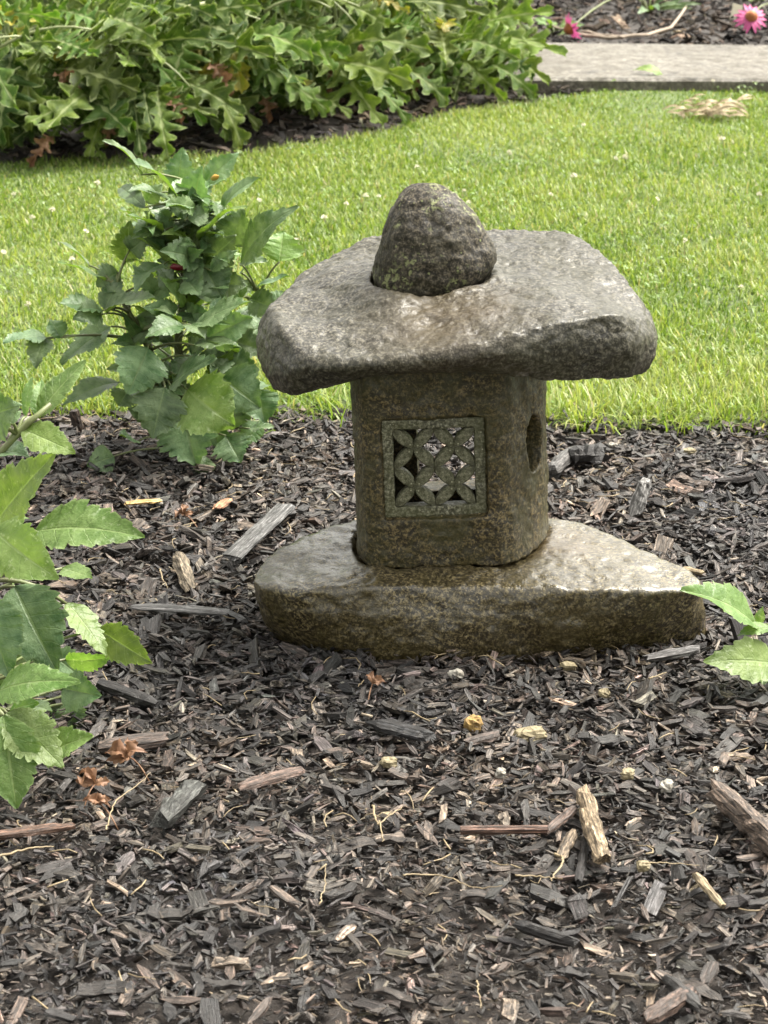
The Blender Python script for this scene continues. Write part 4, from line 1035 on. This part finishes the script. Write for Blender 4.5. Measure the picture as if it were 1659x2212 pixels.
# pebbles
M['cream_stone'] = simple_mat('cream_stone', (0.22, 0.185, 0.11), (0.10, 0.08, 0.04), 0.7, 120, 0, 0.6, .003)
M['white_stone'] = simple_mat('white_stone', (0.28, 0.265, 0.235), (0.13, 0.115, 0.09), 0.7, 120, 0, 0.6, .003)
M['ochre_stone'] = simple_mat('ochre_stone', (0.28, 0.18, 0.05), (0.14, 0.085, 0.03), 0.7, 120, 0, 0.6, .003)
def pebble(px, py, wpx, hpx, mat, label, seed, z=0.024):
    p = on_z(px, py, z); d = float(np.linalg.norm(p - np.array([0, 0, CAM_H]))); k = d / FPX
    p[2] += bed_h(p[0], p[1])
    r = random.Random(seed); V = []; n, m_ = 14, 9
    for j in range(m_ + 1):
        ph = math.pi * j / m_
        for i in range(n):
            a = 2 * math.pi * i / n
            v = Vector((math.sin(ph) * math.cos(a), math.sin(ph) * math.sin(a), math.cos(ph)))
            q = 1 + 0.38 * mnoise.noise(v * 1.3 + Vector((seed * 3.7, 0, 0))) + 0.30 * mnoise.noise(v * 3.5 + Vector((0, seed, 0)))
            s = max(abs(v.x), abs(v.y), abs(v.z)) ** -0.45
            V.append((v.x * q * s * wpx * k / 2, v.y * q * s * (wpx * 0.4 + hpx * 0.6) * k / 2, v.z * q * s * hpx * k / 2))
    F = [(j * n + i, (j + 1) * n + i, (j + 1) * n + (i + 1) % n, j * n + (i + 1) % n) for j in range(m_) for i in range(n)]
    o = link('pebble', np_mesh('pebble', V, np.array(F), False), M[mat]); o.location = p; o.rotation_euler = (0, 0, r.uniform(-.4, .4))
    return tag(o, label, 'pebble', 'pebbles scattered on the mulch')
for i, (px, py, w, h, m_, lab) in enumerate((
        (1022, 1557, 38, 30, 'ochre_stone', 'ochre yellow pebble on the mulch in front of the lantern'), (1145, 1566, 64, 26, 'cream_stone', 'flat cream stone right of the ochre pebble'),
        (1306, 1502, 24, 20, 'cream_stone', 'small cream pebble between base boulder and flat cream stone'), (1082, 1659, 22, 20, 'white_stone', 'round white pebble below the flat cream stone'),
        (1356, 1671, 30, 20, 'cream_stone', 'pale cream pebble above the cracked tan stick'), (1440, 1699, 32, 22, 'white_stone', 'white angular pebble left of the split log piece'),
        (841, 1641, 34, 22, 'cream_stone', 'pale yellow crumbled stone left of the round white pebble'), (1228, 1427, 40, 18, 'cream_stone', 'dull cream stone against the front of the base boulder'),
        (985, 1456, 30, 18, 'white_stone', 'pinkish white pebble close under the base boulder'), (341, 1084, 20, 14, 'white_stone', 'small white pebble on the yellow tan splinter'),
        (66, 908, 40, 14, 'white_stone', 'flat white stone at the left lawn edge'), (1490, 970, 26, 12, 'cream_stone', 'cream pebble near the lawn edge on the right'),
        (1325, 955, 20, 11, 'white_stone', 'tiny white pebble near the lawn right of the burnt stub'), (1655, 1000, 14, 10, 'white_stone', 'tiny white pebble at the far right of the mulch'),
        (145, 1300, 28, 12, 'white_stone', 'white sliver of stone beside the left dahlia stalk'), (1388, 1893, 26, 20, 'cream_stone', 'small tan pebble right of the cracked stick'),
        (540, 1290 + 0, 10, 9, 'white_stone', 'tiny pale pebble touching the left end of the base'), (1100, 2218, 18, 14, 'white_stone', 'tiny white pebble at the bottom edge'))):
    pebble(px, py, w, h, m_, lab, i + 1)

# curled dry leaves
def dry_leaf(px, py, size, label, seed, mat='dry_leaf', z=0.035, cat='leaf'):
    p = on_z(px, py, z); k = float(np.linalg.norm(p - np.array([0, 0, CAM_H]))) / FPX; r = random.Random(seed)
    root = empty('dry_leaf', tuple(p)); tag(root, label, cat)
    for q in range(r.randint(4, 5)):
        a = r.uniform(0, 6.28); L = size * k * r.uniform(.45, .75)
        d = Vector((math.cos(a), math.sin(a) * .6, r.uniform(-.1, .5))).normalized()
        add_leaf(root, p, Vector(p) + d * L, (r.gauss(0, .5), -0.6, .8), L * r.uniform(.5, .8), M[mat], seed * 10 + q, name='curled_lobe', teeth=4, amp=.22, fold=r.uniform(.6, 1.2), arch=r.uniform(.2, .5), wave=.25)
    rel_tubes(root, 'leaf_stalk', [(curve_pts(p, Vector(p) + Vector((r.uniform(-.02, .03), -.03, -.02)), .006), [.0012, .001, .001, .001, .0009, .0008])], M['dry_leaf'], 5)
dry_leaf(280, 1636, 74, 'curled orange brown dry leaf in front of the smooth bark piece', 1)
dry_leaf(205, 1695, 60, 'crumpled brown dry leaf below the drooping dahlia leaf', 2, z=.03)
dry_leaf(212, 1735, 66, 'torn tan dry leaf lowest of the three dry leaves', 3, z=.03)
dry_leaf(806, 1476, 40, 'small orange dry leaf in front of the base boulder', 4, z=.028)
dry_leaf(398, 1112, 34, 'small rust coloured dry leaf near the orange wood chip', 5, z=.028)

# straw and rootlets
M['straw'] = simple_mat('straw', (0.26, 0.205, 0.12), (0.15, 0.11, 0.06), 0.6, 80)
def straw(N, seed):
    r = np.random.default_rng(seed); lst = []
    while len(lst) < N:
        P = near_s(r, 1)
        if not len(P): continue
        p = Vector(P[0]) + Vector((0, 0, 0.024)); a = r.uniform(0, 6.28); L = r.uniform(.012, .045); b = r.normal(0, .25)
        d = Vector((math.cos(a), math.sin(a), r.normal(0, .08))); s = Vector((-d.y, d.x, 0)); w = r.uniform(.0005, .0011)
        pts = [p + d * (L * (t - .5)) + s * (b * L * (t - .5) ** 2 * 2) + Vector((0, 0, r.normal(0, .001))) for t in (0, .33, .66, 1)]
        lst.append((pts, [w, w, w * .9, w * .7]))
    return tubes_mesh('straw_litter', lst, 4)
tag(link('straw_litter', straw(420, 3), M['straw']), 'thin pale straw bits and rootlets strewn over the dark mulch', 'straw', kind='stuff')
def rootlet(pxs, w, label, mat='straw', z=0.034):
    pts = []
    for q in pxs:
        p = on_z(*q, z); p[2] += bed_h(p[0], p[1]) + random.uniform(-.002, .006); pts.append(Vector(p))
    for _ in range(3):
        q_ = [pts[0]]
        for a, b in zip(pts[:-1], pts[1:]): q_ += [a.lerp(b, .25), a.lerp(b, .75)]
        pts = q_ + [pts[-1]]
    fine = [p + Vector((random.gauss(0, .0006), random.gauss(0, .0006), random.gauss(0, .0004))) for p in pts]; c = fine[len(fine) // 2].copy()
    me = tubes_mesh('rootlet', [([p - c for p in fine], list(np.linspace(w * .85, w * .25, len(fine))))], 6)
    return tag(link('rootlet', me, M[mat], None, c), label, 'root')
rootlet([(805, 1745), (815, 1790), (835, 1775), (870, 1755)], .0017, 'pale forked rootlet in the middle of the mulch')
rootlet([(820, 1788), (828, 1830)], .0014, 'short pale rootlet under the forked one')
rootlet([(1200, 1850), (1222, 1880), (1190, 1925)], .0022, 'knobbly whitish root left of the cracked tan stick')
rootlet([(1112, 1990 - 75), (1170, 1912), (1215, 1925)], .0013, 'curved yellow straw right of the long rootlet')
rootlet([(870, 1905), (960, 1900), (1020, 1925), (1085, 1930)], .0012, 'long thin tan rootlet winding across the mulch')
rootlet([(1388, 1890), (1440, 1888), (1510, 1892)], .0011, 'thin straight straw right of the tan pebble')
rootlet([(230, 1790), (245, 1730), (300, 1690), (325, 1665)], .0012, 'thin curved stalk beside the torn dry leaf')
rootlet([(-10, 1842), (60, 1828), (115, 1822)], .0020, 'pale straw stalk at the left edge below the bark strip')
rootlet([(345, 1215), (352, 1240), (362, 1262)], .0016, 'curly white rootlet left of the weathered stick')
rootlet([(1402, 1375 + 105), (1440, 1455)], .0018, 'white straw stick beside the lower right dahlia leaf')
rootlet([(1030, 2130), (1040, 2185)], .0012, 'short straw near the bottom middle')
rootlet([(690, 1960), (705, 1925), (702, 1900)], .0011, 'bent white straw on the lower left mulch')

# clover heads in the lawn
def clover_mesh():
    V, F = [], []; r = random.Random(2)
    for i in range(34):
        z = r.uniform(-.3, 1); a = i * 2.4; q = math.sqrt(max(0, 1 - z * z)); d = Vector((q * math.cos(a), q * math.sin(a), z)); s = d.orthogonal().normalized()
        b = len(V); V += [tuple(d * .003 - s * .0012), tuple(d * .003 + s * .0012), tuple(d * .0085 + s * .0011), tuple(d * .0085 - s * .0011)]; F.append((b, b + 1, b + 2, b + 3))
    return np_mesh('blossom', V, np.array(F))
M['clover_white'] = simple_mat('clover_white', (0.72, 0.70, 0.60), (0.60, 0.55, 0.42), 0.6, 300, 0.3)
cm = clover_mesh(); cm.materials.append(M['clover_white'])
v_, f_, c_ = tube([(0, 0, -.05), (.002, 0, -.02), (0, 0, .002)], [.0011, .001, .001], 5)
ck = np_mesh('stalk', v_, [np.array(f_), np.array(c_)], True); ck.materials.append(M['stem'])
for i, (px, py) in enumerate(((790, 423), (818, 424), (1002, 412), (1012, 437), (748, 440), (1190, 420), (70, 470), (112, 453), (8, 545), (60, 658), (155, 560), (186, 500), (1350, 340), (1180, 165), (1330, 342), (780, 262), (560, 432),
        (1100, 330), (900, 360), (1560, 300), (640, 520), (700, 470), (1480, 520), (1600, 620), (30, 420), (210, 395), (430, 420), (1240, 380), (1420, 430), (1540, 175), (1260, 270), (1640, 420))):
    p = on_z(px, py, 0.045)
    root = empty('clover_flower', tuple(p))
    tag(root, 'small white clover flower head standing in the lawn grass', 'flower', 'white clover flowers in the lawn')
    for nm, me in (('blossom', cm), ('stalk', ck)):
        link(nm, me, None, root)
    root.rotation_euler = (random.gauss(0, .25), random.gauss(0, .25), random.uniform(0, 6.28)); root.scale = (random.uniform(.6, 1.0),) * 3

# ------------------------------------------------------------------ far right: flowers, cuttings, sticks
M['pink'] = simple_mat('pink_petal', (0.52, 0.10, 0.26), (0.42, 0.07, 0.20), 0.5, 60, 0.3)
M['cone'] = simple_mat('orange_cone', (0.34, 0.10, 0.02), (0.18, 0.06, 0.015), 0.6, 250, 0, .8, .003)
def coneflower(px, py, Y, axis, label, stem_to, seed, rad=.042):
    p = Vector(on_y(px, py, Y)); root = empty('coneflower', tuple(p)); tag(root, label, 'flower'); r = random.Random(seed)
    ax = Vector(axis).normalized(); s = ax.orthogonal().normalized(); u = ax.cross(s)
    V, F = [], []; n, m_ = 18, 8
    for j in range(m_ + 1):
        t = j / m_; rr = .020 * math.cos(t * math.pi / 2) ** .6 if t < 1 else 0.0005
        for i in range(n):
            a = 2 * math.pi * i / n; q = 1 + .10 * ((i + j) % 2)
            V.append(tuple((s * math.cos(a) + u * math.sin(a)) * rr * q + ax * (.024 * t)))
    F = [(j * n + i, j * n + (i + 1) % n, (j + 1) * n + (i + 1) % n, (j + 1) * n + i) for j in range(m_) for i in range(n)]
    link('cone', np_mesh('cone', V, np.array(F), False), M['cone'], root)
    for k in range(15):
        a = 2 * math.pi * k / 15 + r.uniform(-.1, .1); d = (s * math.cos(a) + u * math.sin(a)); d2 = (d - ax * r.uniform(.15, .45)).normalized()
        add_leaf(root, p + d * .014, p + d * .014 + d2 * rad * r.uniform(.8, 1.05), ax, .015, M['pink'], seed * 40 + k, name='petal', teeth=3, amp=.02, fold=.2, arch=.06, wave=.02)
    rel_tubes(root, 'stem', [(curve_pts(p, stem_to, .03, 8, (0, 0, 1)), [.0035] * 8)], M['stem'])
coneflower(1232, 62, 8.22, (-.9, -.35, -.35), 'fallen pink coneflower seen from the side above the path', on_y(1390, -20, 8.9), 1)
coneflower(1623, 36, 8.32, (0.05, -.75, .65), 'pink coneflower facing forward at the top right corner', on_z(1680, 20, 0.0), 2, .048)
def far_piece(name, a, b, Y, w, mat, label, cat, bend=.02):
    p0, p1 = Vector(on_y(*a, Y)), Vector(on_y(*b, Y)); p0.z = max(p0.z, .03); p1.z = max(p1.z, .03); c = (p0 + p1) / 2
    me = tubes_mesh(name, [([q - c for q in curve_pts(p0, p1, bend, 8, (0, .5, 1))], list(np.linspace(w, w * .6, 8)))], 6)
    return tag(link(name, me, M[mat], None, c), label, cat)
def ground_stick(name, pts, w, mat, label, cat, z=.035):
    P = [Vector(on_z(*q, z)) for q in pts]; fine = []
    for a, b in zip(P[:-1], P[1:]): fine += [a.lerp(b, t) + Vector((0, random.uniform(-.006, .006), random.uniform(0, .006))) for t in (0, .33, .66)]
    fine.append(P[-1]); c = fine[0].lerp(fine[-1], .5)
    return tag(link(name, tubes_mesh(name, [([q - c for q in fine], list(np.linspace(w, w * .6, len(fine))))], 6), M[mat], None, c), label, cat)
M['grey_twig'] = simple_mat('grey_twig', (0.27, 0.22, 0.17), (0.18, 0.14, 0.10), .7, 60)
ground_stick('twig', [(1245, 76), (1310, 82), (1400, 78), (1450, 62), (1482, 15)], .0075, 'grey_twig', 'long bent grey twig lying in the far bed above the path', 'twig')
ground_stick('twig', [(1255, 70), (1300, 77), (1350, 82)], .006, 'grey_twig', 'short grey twig crossing the long bent twig', 'twig')
ground_stick('twig', [(1140, 40), (1190, 58), (1240, 70)], .005, 'grey_twig', 'thin dark twig left of the fallen coneflower', 'twig')
def plant_marker():
    p = on_z(1586, 55, 0.0); root = link('plant_marker', None, None, None, p)
    V = [(x, y, z) for x, z in ((-.02, 0), (.02, 0), (.021, .070), (-.014, .076)) for y in (-.002, .002)]
    F = np.array([(0, 2, 4, 6), (1, 7, 5, 3), (0, 1, 3, 2), (2, 3, 5, 4), (4, 5, 7, 6), (6, 7, 1, 0)])
    bpy.data.objects.remove(root)
    o = link('plant_marker', np_mesh('plant_marker', V, F), M['clover_white'], None, p); o.rotation_euler = (-.12, .12, .1)
    tag(o, 'white plant marker standing in the far bed left of the front-facing coneflower', 'marker')
plant_marker()
def small_plant(name, p, label, cat, n, size, mat, seed, up=.6, w=.45, style='ovate'):
    r = random.Random(seed); root = empty(name, tuple(p)); tag(root, label, cat); st = []
    for i in range(n):
        a = r.uniform(0, 6.28); d = Vector((math.cos(a), math.sin(a), r.uniform(.2, up * 2))).normalized(); L = size * r.uniform(.6, 1.1)
        b = Vector(p) + d * L * r.uniform(.3, .9)
        add_leaf(root, b, b + Vector((d.x, d.y, d.z * .3)).normalized() * L, (r.gauss(0, .3), -.7, .8), L * w, M[mat], seed * 50 + i, teeth=5, amp=.12, fold=.3, arch=.12, style=style)
        st.append((curve_pts(p, b, .01), [.003] * 6))
    rel_tubes(root, 'stem', st, M['stem'], 5)
small_plant('weed', on_z(1195, 78, 0), 'small leafy green weed left of the fallen coneflower', 'weed', 12, .07, 'dahlia_pale', 3)
small_plant('seedling', on_z(1108, 186, 0), 'bright green seedling at the left end of the path edge', 'plant', 9, .062, 'dahlia_pale', 14, .5, .5)
small_plant('flower_stalks', on_z(1400, 30, 0), 'cluster of drooping grey green leaves in the far bed above the path', 'plant', 16, .15, 'dahlia', 5, .8, .2)
small_plant('weed', on_z(1640, 10, 0), 'green leaves behind the front-facing coneflower', 'weed', 12, .11, 'dahlia_pale', 6, .7, .4)
small_plant('weed', on_z(500, 938, 0), 'low weed tuft at the lawn edge between dahlia and lantern', 'weed', 10, .03, 'dahlia_pale', 7)
tag(add_leaf(type('r', (), {'location': (0, 0, 0)}), on_y(1440, 168, 7.40), on_y(1375, 148, 7.42), (0, -.4, 1), .05, M['dahlia_pale'], 900, arch=.15), 'green fallen leaf lying on the near edge of the path', 'leaf') if False else None
def single_leaf(a, b, Y, w, mat, label, seed, **kw):
    p0, p1 = on_y(*a, Y), on_y(*b, Y + .02)
    Mx, L = frame(p0, p1, (0, -.5, 1)); o = link('fallen_leaf', leaf_mesh(L, w, seed, **kw), M[mat]); o.matrix_world = Mx
    tag(o, label, 'leaf')
single_leaf((1432, 166), (1368, 152), 7.44, .035, 'dahlia_pale', 'yellow green leaf lying over the near edge of the path', 901, arch=.2)
# heap of dry cuttings on the lawn
def cuttings():
    c = on_z(1525, 262, 0.0); root = empty('dry_cuttings', tuple(c)); tag(root, 'heap of pale dry flower stalks lying on the lawn at the right', 'cuttings'); r = random.Random(9)
    for i in range(60):
        a = r.gauss(0, .9) + (math.pi if r.random() < .5 else 0); p = Vector(c) + Vector((r.gauss(0.01, .055), r.gauss(0, .03), abs(r.gauss(0, .025)) + .012))
        d = Vector((math.cos(a), math.sin(a) * .6, r.uniform(-.45, .25))); L = r.uniform(.04, .09)
        add_leaf(root, p - d * L / 2, p + d * L / 2, (r.gauss(0, .4), -.5, .8), L * .14, M['straw_leaf'], 950 + i, name='dry_stalk', teeth=3, amp=.05, fold=.6, arch=.2, wave=.1)
M['straw_leaf'] = simple_mat('straw_leaf', (0.34, 0.28, 0.17), (0.20, 0.15, 0.08), .6, 60, .2)
cuttings()
